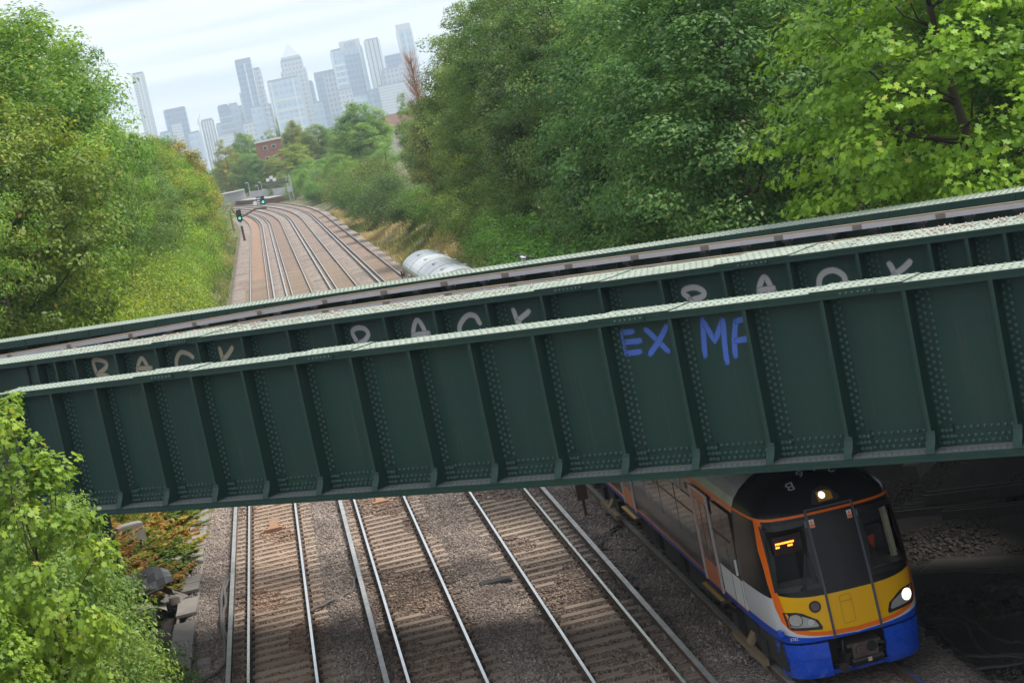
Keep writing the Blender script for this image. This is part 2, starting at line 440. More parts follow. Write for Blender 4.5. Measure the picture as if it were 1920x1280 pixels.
M_RIVET = simple('rivet_green_catchlight', (.060,.105,.098), .5, var=.3, scale=20)  # bridge green made lighter: light caught by the heads is in the colour
M_RIVTOP = simple('flange_rivet_paint', (.22,.275,.23), .7, var=.4, scale=20)
def rivet(mb, p, nrm, r=.031, h=.030, mi=0):
    n_ = Vector(nrm); x = n_.orthogonal().normalized(); y = n_.cross(x); p = Vector(p); b = len(mb.v); k = 7
    for rr, hh in ((r, 0), (r*.72, h*.75)):
        for i in range(k):
            a_ = 2*math.pi*i/k; mb.v.append(tuple(p+(x*math.cos(a_)+y*math.sin(a_))*rr+n_*hh))
    mb.v.append(tuple(p+n_*h))
    for i in range(k):
        j = (i+1) % k
        mb.f.append((b+i, b+j, b+k+j, b+k+i)); mb.f.append((b+k+i, b+k+j, b+2*k)); mb.m += [mi, mi]

bridge = tag(empty('girder_bridge', (BO[0], BO[1], 0), BA), 'dark green riveted steel railway bridge spanning the tracks with spray painted letters', 'bridge')
ZB = 4.40
def girder(off, s0, s1, ks, fl_w, web_off, splice, bottom=True, label=None, zt=ZT, leg=True, stiff_extra=()):
    """off = outer edge of the flange; returns the web (part) with its flanges, stiffeners and rivets"""
    web = MB().box(s0, s1, off+web_off-.012, off+web_off+.012, ZB+.02, zt+.01).build('girder', M_GREEN, bridge)
    if label: web['label'] = label
    W = off+web_off-.012
    riv = MB(); rtop = MB()
    # top flange: stacked plates
    f = MB().box(s0, s1, off, off+fl_w, zt, zt+.085); f.box(s0+.01, s1-.01, off-.018, off+fl_w+.018, zt+.085, zt+.128)
    for a_, b_ in splice: f.box(a_, b_, off-.03, off-.018, zt+.02, zt+.127); f.box(a_-.5, b_+.5, off-.022, off+fl_w+.022, zt+.128, zt+.150)
    f.box(s0, s1, W-.10, W-.0, zt-.012, zt); 
    f.build('top_flange', M_GREEN, web)
    tp = MB().box(s0+.02, s1-.02, off-.010, off+fl_w+.010, zt+.128, zt+.134)
    for a_, b_ in splice: tp.box(a_-.48, b_+.48, off-.014, off+fl_w+.014, zt+.15, zt+.155)
    tp.build('dusty_top_plate', M_FLTOP, web)
    def topz(s_): return zt+.155 if any(a_-.48 <= s_ <= b_+.48 for a_, b_ in splice) else zt+.134
    nr = 4 if fl_w > 1 else 3
    for q in range(nr):
        yy = off+.075+(fl_w-.15)*q/(nr-1)
        for s_ in np.arange(s0+.06+(q % 2)*.075, s1, .15): rivet(rtop, (s_, yy, topz(s_)-.002), (0,0,1), .031, .026)
    rt = rtop.build('flange_rivet', M_RIVTOP, web, fix=False); rt['kind'] = 'stuff'
    for a_, b_ in splice:
        for s_ in np.arange(a_+.06, b_, .105): rivet(riv, (s_, off-.03, zt+.075), (0,-1,0), .024, .02)
    # bottom flange and its angle
    if bottom:
        bf = MB().box(s0, s1, off-.10, off+fl_w+.10, ZB-.05, ZB+.015); bf.box(s0, s1, off-.12, off+fl_w+.12, ZB-.11, ZB-.05)
        bf.box(s0, s1, W-.018, W, ZB+.015, ZB+.23)
        bf.build('bottom_flange', M_GREEN, web)
        MB().box(s0, s1, off-.095, W-.02, ZB+.015, ZB+.020).build('gritty_ledge', M_LEDGE, web)
        for s_ in np.arange(s0+.05, s1, .115):
            rivet(riv, (s_, W-.018, ZB+.085), (0,-1,0)); rivet(riv, (s_+.057, W-.018, ZB+.175), (0,-1,0)); rivet(riv, (s_, W, ZB+.31), (0,-1,0))
            rivet(riv, (s_, off-.04, ZB+.02), (0,0,1), .022, .018); rivet(riv, (s_+.05, off+.09, ZB+.02), (0,0,1), .022, .018)
    # stiffeners
    def make_stiff(alt):
        g = MB()
        z0 = ZB+.02 if bottom else ZB+.6
        g.box(-.011, .011, .02-web_off+.0, -.012, z0+.0, zt-.001)                # outstanding leg
        g.box(-.035, .035, .012-web_off, .024-web_off, z0+.32, zt-.001)           # its edge bead
        g.box(.011, .115, -.030, -.012, z0+.22, zt-.013)                          # angle on the web
        g.box(-.10, -.011, -.030, -.012, z0+.22, zt-.013)
        g.box(.115, .20, -.022, -.012, z0+.22, zt-.013)                           # cover strip
        if bottom:
            prof = [(.02-web_off, .34), (.012-web_off, .27), (-.015-web_off, .20), (-.055-web_off, .13), (-.095-web_off, .075), (-.125-web_off, .0), (-.02, .0), (-.02, .34)]
            g.prism([(a_, z0+b_) for a_, b_ in prof], 'x', -.013, .013)
            ed = prof[:6]
            for (a0, b0), (a1, b1) in zip(ed[:-1], ed[1:]): g.bar((0.02, a0, z0+b0), (0.02, a1, z0+b1), .15, .016, up=(0,-1,.3))
            g.box(.0, .28, -.045, -.012, z0+.0, z0+.36)                            # doubler at the foot
        for z in np.arange(z0+.40, zt-.1, .115):
            rivet(g, (.065, -.030, z), (0,-1,0), mi=1); rivet(g, (.155, -.022, z+.057), (0,-1,0), mi=1); rivet(g, (-.06, -.030, z+.03), (0,-1,0), mi=1)
            if alt: rivet(g, (.26, -.012, z+.03), (0,-1,0), mi=1)
        if bottom:
            for i in range(9): rivet(g, (.09+.075*(i % 3), -.045, z0+.06+.1*(i//3)), (0,-1,0), .036, .032, mi=1)
        return g
    st = {}
    for ki, s_ in enumerate(ks):
        if ki % 2 not in st: st[ki % 2] = make_stiff(ki % 2).build('stiffener', [M_GREEN, M_RIVET], web); ob = st[ki % 2]
        else: ob = inst(st[ki % 2], 'stiffener', parent=web)
        ob.location = (s_, off+web_off, 0)
    rv = riv.build('web_rivet', M_RIVET, web, fix=False) if riv.v else None
    if rv: rv['kind'] = 'stuff'
    return web
def kx(k): return k*SP
near = girder(0.0, -13.4, 20.5, [kx(k) for k in range(-9, 14)], .70, .35, [(kx(k)-.33, kx(k)+.33) for k in (-5.55, -2.5, 2.45, 5.45, 8.5)], label='near girder with blue spray painted letters')
# second girder: stiffeners found on its outer edge plane
OFF2 = 5.70
sec_px = [(66,687),(101,682),(138,675),(213,664),(289,655),(367,642),(450,631),(536,619),(623,609),(717,595),(811,584),(909,570),(1013,556),(1122,542),(1236,527),(1353,512),(1476,493),(1605,477),(1740,458),(1811,450),(1882,440)]
sec_s = [br_plane(p, OFF2)[0] for p in sec_px]
sec_s += [sec_s[-1]+.75*i for i in range(1, 9)]
second = girder(OFF2, -28, 20, sec_s, 1.30, .35, [(br_plane((x_, y_), OFF2)[0]-.35, br_plane((x_, y_), OFF2)[0]+.35) for x_, y_ in ((330,640),(1065,548),(1410,500))], bottom=True, label='middle girder with pale grey spray painted letters')
OFF3 = 11.45
far = MB().box(-34, 22, OFF3+.5, OFF3+.53, ZB+.5, ZT).build('girder', M_GREEN, bridge); far['label'] = 'far girder seen over the bridge track'
f = MB().box(-34, 22, OFF3, OFF3+1.0, ZT-.08, ZT+.128); f.build('top_flange', M_GREEN, far)
MB().box(-33.9, 21.9, OFF3+.01, OFF3+.99, ZT+.128, ZT+.134).build('dusty_top_plate', M_FLTOP, far)
rv = MB()
for q in range(4):
    for s_ in np.arange(-33.8+(q % 2)*.075, 21.8, .15): rivet(rv, (s_, OFF3+.09+.82*q/3, ZT+.132), (0,0,1), .031, .028)
o_ = rv.build('flange_rivet', M_RIVTOP, far, fix=False); o_['kind'] = 'stuff'
st = None
for k in range(-22, 15):
    if st is None:
        st = MB().box(-.012, .012, OFF3+.06, OFF3+.5, ZB+.6, ZT-.001).box(-.08, .08, OFF3+.48, OFF3+.499, ZB+.6, ZT-.002).box(-.05,.05,OFF3-.02,OFF3-.001,ZT-.02,ZT+.13).build('stiffener', M_GREEN, far); ob = st
    else: ob = inst(st, 'stiffener', parent=far)
    ob.location = (kx(k)+.3, 0, 0)
# floors between the girders, cross girders under them
for a_, b_, s0, s1, zf in ((.72, OFF2+.02, -15.5, 22, 5.05), (OFF2+.45, OFF3+.45, -21, 20, 5.35)):
    if zf < 5.2: MB().box(s0, s1, a_, b_, zf, zf+.08).build('unseen_deck_plate', M_DKSTEEL, bridge)
    else: MB().box(s0, s1, a_+.05, a_+1.3, zf, zf+.05).build('walkway_plate', M_DKSTEEL, bridge)      # open deck: beams only over the left tracks
    if zf > 5.2: MB().box(1.5, s1, a_+1.35, b_, zf, zf+.05).build('unseen_deck_plate', M_DKSTEEL, bridge)  # added unseen plate closing the right half, darkens the ground below
    cg = None
    for k in range(int(s0/SP)+1, int(s1/SP), 1 if zf < 5.2 else 2):
        if cg is None:
            cg = MB().box(-.012, .012, a_, b_, ZB+.03, zf-.001).box(-.13, .13, a_, b_, ZB, ZB+.03).build('cross_girder', M_DKSTEEL, bridge); ob = cg
        else: ob = inst(cg, 'cross_girder', parent=bridge)
        ob.location = (kx(k), 0, 0)

# ---- graffiti: strokes of sprayed paint on the webs
def spray(name, col):
    t = NT(name); at = t.n('ShaderNodeAttribute', attribute_name='edge').outputs['Fac']
    nz_ = t.noise(40, 4, .7, t.obj())
    t.set(t.mix(nz_, tuple(x*.78 for x in col), col), .6)
    al = t.math('MULTIPLY_ADD', nz_, .35, t.math('MULTIPLY', at, 1.25), clamp=True)
    al = t.math('SUBTRACT', al, .18, clamp=True); al = t.math('MULTIPLY', al, 1.3, clamp=True)
    t.link(al, t.b.inputs['Alpha']); return t.m
M_SPW = spray('pale_spray_paint', (.50,.48,.48)); M_SPT = spray('tan_spray_paint', (.42,.37,.27)); M_SPB = spray('blue_spray_paint', (.075,.17,.60))
def catmull(P, n=6):
    P = [np.array(p, float) for p in P]
    if len(P) < 3: return [P[0]+(P[-1]-P[0])*i/n for i in range(n+1)]
    Q = [2*P[0]-P[1]]+P+[2*P[-1]-P[-2]]; out_ = []
    for i in range(1, len(Q)-2):
        for j in range(n):
            u = j/n; out_.append(.5*((2*Q[i])+(-Q[i-1]+Q[i+1])*u+(2*Q[i-1]-5*Q[i]+4*Q[i+1]-Q[i+2])*u*u+(-Q[i-1]+3*Q[i]-3*Q[i+1]+Q[i+2])*u**3))
    return out_+[P[-1]]
def letter(strokes, off, wdt, mat, parent, smooth=True):
    V = []; F = []; E = []
    for si, stv in enumerate(strokes):
        pts = [np.array(br_plane(p, off)) for p in (catmull(stv) if smooth and len(stv) > 2 else catmull(stv[:2]) if len(stv) == 2 else stv)]
        if not smooth and len(stv) > 2:
            pts = []
            for a0, a1 in zip(stv[:-1], stv[1:]): pts += [np.array(br_plane(np.array(a0)+(np.array(a1)-np.array(a0))*i/5, off)) for i in range(5)]
            pts.append(np.array(br_plane(stv[-1], off)))
        b = len(V); m = len(pts)
        for i, p in enumerate(pts):
            d = pts[min(i+1, m-1)]-pts[max(i-1, 0)]; d = d/(np.linalg.norm(d)+1e-9); nn_ = np.array([-d[1], d[0]])
            ext = d*(-.5*wdt if i == 0 else .5*wdt if i == m-1 else 0)
            for e, k in ((0, -.92), (1, -.28), (1, .28), (0, .92)):
                q = p+nn_*k*wdt+ext; V.append((q[0], off-.0035-.0012*si, q[1])); E.append(float(e) if 0 < i < m-1 else 0.35*e)
        for i in range(m-1):
            for k in range(3): a0 = b+i*4+k; F.append((a0, a0+1, a0+5, a0+4))
    mb = MB(); mb.v = V; mb.f = F; mb.m = [0]*len(F)
    ob = mb.build('painted_letter', mat, parent, fix=False)
    at = ob.data.attributes.new('edge', 'FLOAT', 'POINT'); at.data.foreach_set('value', E)
    return ob
WEB1 = .35-.012; WEB2 = OFF2+.35-.012
def Zc(x, y): return (x/3+640, y/3+460)
def Zd(x, y): return (x/3+1280, y/3+340)
def Za(x, y): return (x/6.4, y/6.4+660)
for L_, sm in (([[Zc(1570,492),Zc(1642,484)],[Zc(1573,492),Zc(1580,550),Zc(1600,606)],[Zc(1582,545),Zc(1685,536)],[Zc(1600,608),Zc(1685,597)]], True),
               ([[Zc(1712,470),Zc(1780,535),Zc(1840,596)],[Zc(1832,452),Zc(1785,540),Zc(1735,612)]], True),
               ([[Zd(126,985),Zd(112,775)],[Zd(112,778),Zd(182,900),Zd(226,778)],[Zd(228,778),Zd(236,900),Zd(250,1020)]], False),
               ([[Zd(296,985),Zd(292,870),Zd(300,785)],[Zd(300,785),Zd(390,765)],[Zd(300,895),Zd(400,880)]], True)):
    letter(L_, WEB1, .075, M_SPB, near, sm)
def low(px, d=26): return (px[0]+d*.22, px[1]+d)
pal = [([[Za(1170,285),Za(1120,110),Za(1200,95),Za(1275,130),Za(1265,190),Za(1165,270)],[Za(1165,270),Za(1290,285),low(Za(1380,330),10)]], M_SPT),
 ([[low(Za(1640,215)),Za(1655,190),Za(1697,75),Za(1760,150),low(Za(1830,230))],[Za(1665,195),Za(1820,190)]], M_SPT),
 ([[(362,670),(355,664),(341,660),(333,668),(331,682),(336,704)]], M_SPT), ([[(412,652),(418,676),(424,706)],[(436,651),(428,664),(418,675)],[(418,674),(434,690),(444,700)]], M_SPT),
 ([[Zc(118,620),Zc(90,545),Zc(62,490),Zc(85,465),Zc(130,468),Zc(152,500),Zc(130,535),Zc(92,552)],[Zc(92,552),Zc(180,610)]], M_SPW),
 ([[low(Zc(400,505)),Zc(405,490),Zc(425,420),Zc(465,470),low(Zc(492,520))],[Zc(402,505),Zc(495,492)]], M_SPW),
 ([[Zc(780,440),Zc(755,398),Zc(715,392),Zc(680,425),Zc(665,475),low(Zc(680,500),22)]], M_SPW),
 ([[Zc(968,360),Zc(988,420),low(Zc(1010,470),20)],[Zc(1058,370),Zc(990,425)],[Zc(988,425),low(Zc(1060,450),18)]], M_SPW),
 ([[low(Zd(40,675),30),Zd(40,665),Zd(6,630),Zd(20,605),Zd(75,597),Zd(118,620),Zd(110,648),Zd(45,668)],[Zd(45,668),low(Zd(110,690),26)]], M_SPW),
 ([[low(Zd(425,620)),Zd(432,600),Zd(458,540),Zd(490,580),low(Zd(520,620))],[Zd(430,612),Zd(515,602)]], M_SPW),
 ([[low(Zd(765,590),22),Zd(768,560),Zd(795,515),Zd(850,500),Zd(900,525),Zd(914,560),low(Zd(900,590),16)]], M_SPW),
 ([[Zd(1162,460),Zd(1190,515),low(Zd(1210,560),16)],[Zd(1282,450),Zd(1240,490),Zd(1190,525)],[Zd(1190,528),low(Zd(1270,560),14)]], M_SPW)]
for L_, m_ in pal: letter(L_, WEB2, .085, m_, second)

# ---- track on the bridge: two long rails on chairs over dark cross beams
M_LILAC = simple('weathered_grey_rail', (.54,.505,.525), .7, var=.18, scale=3)
M_CLAMP = simple('clamp_grey_brown', (.22,.185,.165), .8)
M_TANTOP = simple('rust_tan_rail_top', (.30,.235,.155), .8, var=.25, scale=4)
bt = tag(empty('bridge_track', (BO[0], BO[1], 6.9), BA), 'grey rails with tan tops running along the bridge deck over dark gaps', 'railway track')
def bz(o): o.parent = bt; o.location.z = -6.9; return o
curve = [(-32, 2.6), (-24, 5.2), (-19.5, 6.3), (-17, 6.95), (-15, 7.5), (-12, 8.15), (-9, 8.25), (-5, 8.1), (0, 7.75), (5, 7.40), (10, 7.1), (13, 6.95), (22, 6.8)]
cs = np.array([c_[0] for c_ in curve]); co = np.array([c_[1] for c_ in curve])
ss = np.arange(-27.5, 20.6, .5)
def brail(dy, zt_, mb1, mb2, spread=0):
    offs = np.interp(ss, cs, co)+dy
    for i in range(len(ss)-1):
        p = (ss[i], offs[i]); q = (ss[i+1], offs[i+1])
        mb1.bar((p[0], p[1], zt_-.05), (q[0]+.004, q[1], zt_-.05), .10, .10)
        mb2.bar((p[0], p[1]+.01, zt_+.02), (q[0]+.004, q[1]+.01, zt_+.02), .075, .036)
ZR = ZT+.13
for dy in (-.28, 2.05):
    zr = ZR-.035 if dy < 0 else ZR
    a_ = MB(); b_ = MB(); brail(dy, zr, a_, b_)
    r_ = bz(a_.build('rail', M_LILAC)); h_ = b_.build('rail_top', M_TANTOP, r_)
    clampm = MB().box(-.11, .11, -.062, -.0505, -.10, .012).box(-.05, .05, -.066, -.062, -.06, -.02)
    c0 = None
    for k, s_ in enumerate(np.arange(-26, 20, .98)):
        of = float(np.interp(s_, cs, co))+dy
        if k % 2 == 0:
            if c0 is None: c0 = clampm.build('rail_clamp', M_CLAMP, r_); ob = c0
            else: ob = inst(c0, 'rail_clamp', parent=r_)
            ob.location = (s_, of, zr)
post = None
for k, s_ in enumerate(np.arange(-26, 20, 1.09)):
    of = float(np.interp(s_, cs, co))
    if post is None:
        post = MB().box(-.05, .05, -.05, .05, 5.43, ZR-.101).box(-.09, .09, -.09, .09, ZR-.16, ZR-.102).build('rail_post', M_DKSTEEL); bz(post); ob = post
    else: ob = bz(inst(post, 'rail_post'))
    ob.location.x = s_; ob.location.y = of-.28; ob.location.z = -6.9-.035
    ob2 = bz(inst(post, 'rail_post')); ob2.location.x = s_+.35; ob2.location.y = of+2.05
# spilled ballast on the middle girder's flange
V = []; 
k = 480; ps = np.concatenate([rng.normal(-13, 3.2, k//2), rng.normal(-6, 2, k//4), rng.normal(7.5, 1.5, k//4)]); po = OFF2+rng.uniform(.3, 1.28, k)
okk = (ps > -19) & (ps < 14); ps, po = ps[okk], po[okk]; k = len(ps)
rad = rng.uniform(.02, .04, k)
P = octv[None]*rad[:,None,None]*rng.uniform(.65, 1.35, (k,6,1))+np.stack([ps, po, np.full(k, ZT+.15)], -1)[:,None]
sb = npmesh('spilled_ballast', P.reshape(-1, 3), (octf[None]+(np.arange(k)*6)[:,None,None]).reshape(-1, 3), simple('spilled_stone', (.42,.33,.29), .9, var=.5, scale=25))
sb.location = (BO[0], BO[1], 0); sb.rotation_euler = (0, 0, BA); tag(sb, 'pinkish ballast stones spilled along the middle girder flange', kind='stuff')

# ---- supports
M_CONC = simple('weathered_concrete', (.25,.235,.215), .9, var=.35, scale=2.5, bump=.2)
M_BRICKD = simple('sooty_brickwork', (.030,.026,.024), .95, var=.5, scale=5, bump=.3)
def column(name, s_, off, label, wdt=.85):
    p = br_world(s_, off); rt_ = tag(empty(name, (p.x, p.y, -.4), BA), label, 'bridge pier')
    h = ZB-.11+.4
    c_ = MB().box(-wdt/2, wdt/2, -.3, .3, .0, h).build('shaft', M_DKSTEEL, rt_)
    lat = MB()
    for e in (-1, 1):
        for y_ in (-.34, .34): lat.bar((e*wdt/2, y_, .02), (e*wdt/2, y_, h-.01), .09, .09)
    lat.build('corner_angle', M_GREEN, rt_)
    for i in range(7):
        z0 = .15+i*(h-.4)/7; z1 = z0+(h-.4)/7
        MB().bar((wdt/2+.05, -.34, z0), (wdt/2+.05, .34, z1), .03, .06).bar((wdt/2+.05, .34, z0), (wdt/2+.05, -.34, z1), .03, .06).build('lattice_brace', M_CONC if i % 2 else M_DKSTEEL, rt_)
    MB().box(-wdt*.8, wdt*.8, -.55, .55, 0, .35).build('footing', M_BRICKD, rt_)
    return rt_
column('bridge_pier', -12.3, .35, 'dark riveted steel column under the near girder beside the ferns')
column('bridge_pier', -18.6, OFF2+.4, 'dark steel column under the middle girder by the concrete block')
column('bridge_pier', 7.6, 8.5, 'dark lattice column in the gloom behind the train', .7)
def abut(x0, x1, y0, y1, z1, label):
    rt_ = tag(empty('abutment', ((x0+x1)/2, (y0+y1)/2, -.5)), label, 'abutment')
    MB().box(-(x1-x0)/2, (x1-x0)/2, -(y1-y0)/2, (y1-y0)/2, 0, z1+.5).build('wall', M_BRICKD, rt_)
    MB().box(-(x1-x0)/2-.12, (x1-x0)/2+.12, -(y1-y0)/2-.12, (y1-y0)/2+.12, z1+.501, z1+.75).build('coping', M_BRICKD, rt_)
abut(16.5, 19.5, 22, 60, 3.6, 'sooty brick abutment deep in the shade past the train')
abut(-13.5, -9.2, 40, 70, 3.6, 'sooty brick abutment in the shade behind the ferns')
# ================================================================== the train
TX, TY = 8.58, 33.45
train = tag(empty('passenger_train', (TX, TY, 0)), 'blue, yellow and orange electric passenger train with lit headlight coming under the bridge', 'train')
PLAN = np.array([(0,0),(.25,.004),(.45,.012),(.70,.045),(.90,.095),(1.05,.16),(1.15,.235),(1.22,.32),(1.28,.45),(1.32,.62),(1.345,.85),(1.365,1.15),(1.385,1.6),(1.40,2.3)])
ZL = [.86,.92,.98,1.05,1.15,1.25,1.4,1.55,1.7,1.85,2.0,2.15,2.3,2.45,2.6,2.75,2.88,3.0,3.1,3.2,3.3,3.4,3.5,3.58,3.65,3.7,3.74,3.765,3.78]
WZ = lambda z: float(np.interp(z, [.86,1.0,1.3,2.2,2.95,3.1,3.2,3.35,3.5,3.62,3.70,3.75,3.775,3.78], [1.345,1.375,1.40,1.40,1.355,1.32,1.27,1.14,.95,.70,.48,.27,.10,.0]))
YO = lambda z: float(np.interp(z, [.2,.86,1.0,1.7,3.0,3.1,3.2,3.3,3.4,3.5,3.6,3.7,3.76,3.78], [.06,.0,.0,.10,.44,.475,.525,.60,.70,.83,1.0,1.28,1.7,2.25]))
def y_front(x, z):
    k = max(WZ(z), .02)/1.40
    return YO(z)+float(np.interp(abs(x)/k, PLAN[:,0], PLAN[:,1]))
# painted shell: colours by where they lie on the cab
def fcurve(t, val, pts, x0, x1, y0, y1):
    """piecewise-linear y(val) through a colour-ramp-free chain: map range nodes via a Float Curve"""
    nd = t.n('ShaderNodeFloatCurve'); cm = nd.mapping; cv = cm.curves[0]
    P = [((a-x0)/(x1-x0), (b-y0)/(y1-y0)) for a, b in pts]
    while len(cv.points) < len(P): cv.points.new(.5, .5)
    for q, (a, b) in zip(cv.points, P): q.location = (a, b); q.handle_type = 'VECTOR'
    cm.update()
    t.link(t.math('DIVIDE', t.math('SUBTRACT', val, x0), x1-x0, clamp=True), nd.inputs['Value'])
    return t.math('MULTIPLY_ADD', nd.outputs[0], y1-y0, y0)
t = NT('train_livery'); o = t.obj(); sx = t.n('ShaderNodeSeparateXYZ', {0: o}); ax = t.math('ABSOLUTE', sx.outputs[0]); zz_ = sx.outputs[2]; yy_ = sx.outputs[1]
xi = fcurve(t, zz_, [(.8,0),(.985,0),(1.0,.30),(1.015,.55),(1.05,.80),(1.12,.98),(1.22,1.09),(1.4,1.16),(1.7,1.20),(2.4,1.225),(3.0,1.185),(3.2,1.18)], .8, 3.2, 0, 1.5)
xo = fcurve(t, zz_, [(.8,0),(.905,0),(.92,.35),(.945,.62),(.98,.84),(1.04,1.04),(1.12,1.16),(1.25,1.235),(1.5,1.275),(1.9,1.295),(2.5,1.30),(3.0,1.262),(3.2,1.26)], .8, 3.2, 0, 1.5)
xw = fcurve(t, zz_, [(.8,0),(.89,0),(.915,.50),(.94,.80),(.97,1.0),(1.01,1.18),(1.05,1.30),(1.10,1.5),(3.2,1.5)], .8, 3.2, 0, 1.5)
zblack = t.math('MULTIPLY_ADD', t.math('POWER', ax, 4.0), .045, 1.64)
YEL, ORA, WHI, BLU, BLK = (.80,.43,.004), (.82,.16,.012), (.62,.62,.64), (.008,.075,.56), (.010,.010,.012)
c = t.mix(t.math('GREATER_THAN', zz_, zblack), YEL, BLK)                                      # face inside the orange outline
side = t.mix(t.math('GREATER_THAN', zz_, 1.66), WHI, BLK)
side = t.mix(t.math('LESS_THAN', t.math('ABSOLUTE', t.math('SUBTRACT', zz_, 1.03)), .02), side, ORA)
side = t.mix(t.math('LESS_THAN', zz_, 1.01), side, BLU)
c = t.mix(t.math('GREATER_THAN', ax, xi), c, ORA)
c = t.mix(t.math('GREATER_THAN', ax, xo), c, side)
lowb = t.math('GREATER_THAN', ax, xw); lowz = t.math('LESS_THAN', zz_, 1.2)
c = t.mix(t.math('MULTIPLY', t.math('MULTIPLY', t.math('GREATER_THAN', ax, xo), t.math('LESS_THAN', ax, xw)), lowz), c, WHI)
c = t.mix(t.math('MULTIPLY', lowb, lowz), c, BLU)
oline = t.math('LESS_THAN', t.math('ABSOLUTE', t.math('SUBTRACT', zz_, 3.03)), .022)
c = t.mix(t.math('GREATER_THAN', zz_, 3.008), c, BLK); c = t.mix(oline, c, ORA)
dn = t.noise(5, 6, .7, o)
t.set(t.mix(t.math('MULTIPLY', dn, .10), c, (.05,.045,.04)), t.math('MULTIPLY_ADD', dn, .16, .16)); t.b.inputs['Coat Weight'].default_value = .05; t.b.inputs['Coat Roughness'].default_value = .08; t.b.inputs['Specular IOR Level'].default_value = .16
M_LIV = t.m
M_BLACKG = simple('black_gasket', (.008,.008,.009), .5, var=.2)
M_BLUE = simple('blue_skirt_paint', BLU, .28, var=.12, scale=3, **{'Coat Weight': .4})
M_UNDER = simple('underframe_grime', (.030,.026,.023), .85, var=.5, scale=8)
M_IRON = simple('coupler_iron', (.12,.09,.08), .55, .5, var=.4, scale=20)
M_CHAR = simple('charcoal_strip', (.06,.065,.085), .5)
M_WHITE = simple('white_print', (.72,.72,.72), .5, var=.05)
M_ORANGE = simple('orange_paint', ORA, .35, var=.1)
t = NT('cab_glass'); t.set((.75,.8,.8), .03); t.b.inputs['Transmission Weight'].default_value = 1.0; t.b.inputs['IOR'].default_value = 1.06; t.b.inputs['Specular IOR Level'].default_value = 1.0; M_GLASS = t.m
t = NT('saloon_glass'); t.set((.012,.010,.009), .10); t.b.inputs['Specular IOR Level'].default_value = .22; t.bump(t.noise(1.1, 2, .5, t.obj()), .12, .03); M_DGLASS = t.m
t = NT('side_panel_film'); o = t.obj(); dn = t.noise(2.2, 5, .6, o)
t.set(t.mix(dn, (.040,.030,.024), (.075,.056,.045)), .20); t.b.inputs['Specular IOR Level'].default_value = .3; t.bump(t.noise(1.6, 3, .5, o), .10, .02); M_SIDE = t.m
t = NT('train_roof'); o = t.obj(); dn = t.noise(1.2, 6, .6, o)
t.set(t.ramp(dn, [(.3, (.46,.48,.49)), (.7, (.66,.68,.69))]), .34, .25); t.bump(t.noise(2.5, 3, .5, o), .10, .03); M_ROOF = t.m

WIN = {}
WIN[-1] = [(-1.17, 2.87), (-.50, 2.90), (-.50, 1.83), (-1.185, 1.83)]
WIN[1] = [(-a_, b_) for a_, b_ in WIN[-1]][::-1]
def inpoly(p, poly):
    x, y = p; r = False
    for (x0, y0), (x1, y1) in zip(poly, poly[1:]+poly[:1]):
        if (y0 > y) != (y1 > y) and x < (x1-x0)*(y-y0)/(y1-y0)+x0: r = not r
    return r
# shell grid
fine = np.concatenate([np.linspace(0, 1.30, 27), [1.32,1.345,1.365,1.385,1.40]])
px_ = np.concatenate([-fine[::-1], fine[1:]]); py_ = np.interp(np.abs(px_), PLAN[:,0], PLAN[:,1])
mb = MB(); nP = len(px_)
for z in ZL:
    k = max(WZ(z), .001)/1.40
    mb.v += [(x*k, YO(z)+y if abs(x) < 1.399 else 2.30, z) for x, y in zip(px_, py_)]
for i in range(len(ZL)-1):
    for j in range(nP-1):
        a0 = i*nP+j; cx = sum(mb.v[q][0] for q in (a0, a0+1, a0+nP, a0+nP+1))/4; cz = (ZL[i]+ZL[i+1])/2
        if any(inpoly((cx, cz), w_) for w_ in WIN.values()): continue
        mb.f.append((a0, a0+1, a0+nP+1, a0+nP)); mb.m.append(0)
shell = mb.build('cab_shell', M_LIV, train, smooth=True)

def onface(poly, lift=.006, sub=.06):
    """2-D outline (x,z) laid on the cab front, subdivided so that it follows the curve"""
    pts = []
    for p, q in zip(poly, poly[1:]+poly[:1]):
        n_ = max(1, int(math.dist(p, q)/sub))
        pts += [(p[0]+(q[0]-p[0])*i/n_, p[1]+(q[1]-p[1])*i/n_) for i in range(n_)]
    return pts, [(x, y_front(x, z)-lift, z) for x, z in pts]
def patch(name, poly, mat, lift=.006, depth=.012, parent=train, sub=.06):
    pts, P = onface(poly, lift, sub); n_ = len(P); cx = sum(p[0] for p in pts)/n_; cz = sum(p[1] for p in pts)/n_
    m = MB(); mid = [((x+cx)/2, (z+cz)/2) for x, z in pts]
    V = P+[(x, y_front(x, z)-lift, z) for x, z in mid]+[(cx, y_front(cx, cz)-lift, cz)]+[(x, y_+depth, z) for x, y_, z in P]
    F = []
    for i in range(n_):
        j = (i+1) % n_; F += [(i, j, n_+j, n_+i), (n_+i, n_+j, 2*n_), (i, 2*n_+1+i, 2*n_+1+j, j)]
    m.add(V, F); return m.build(name, mat, parent)
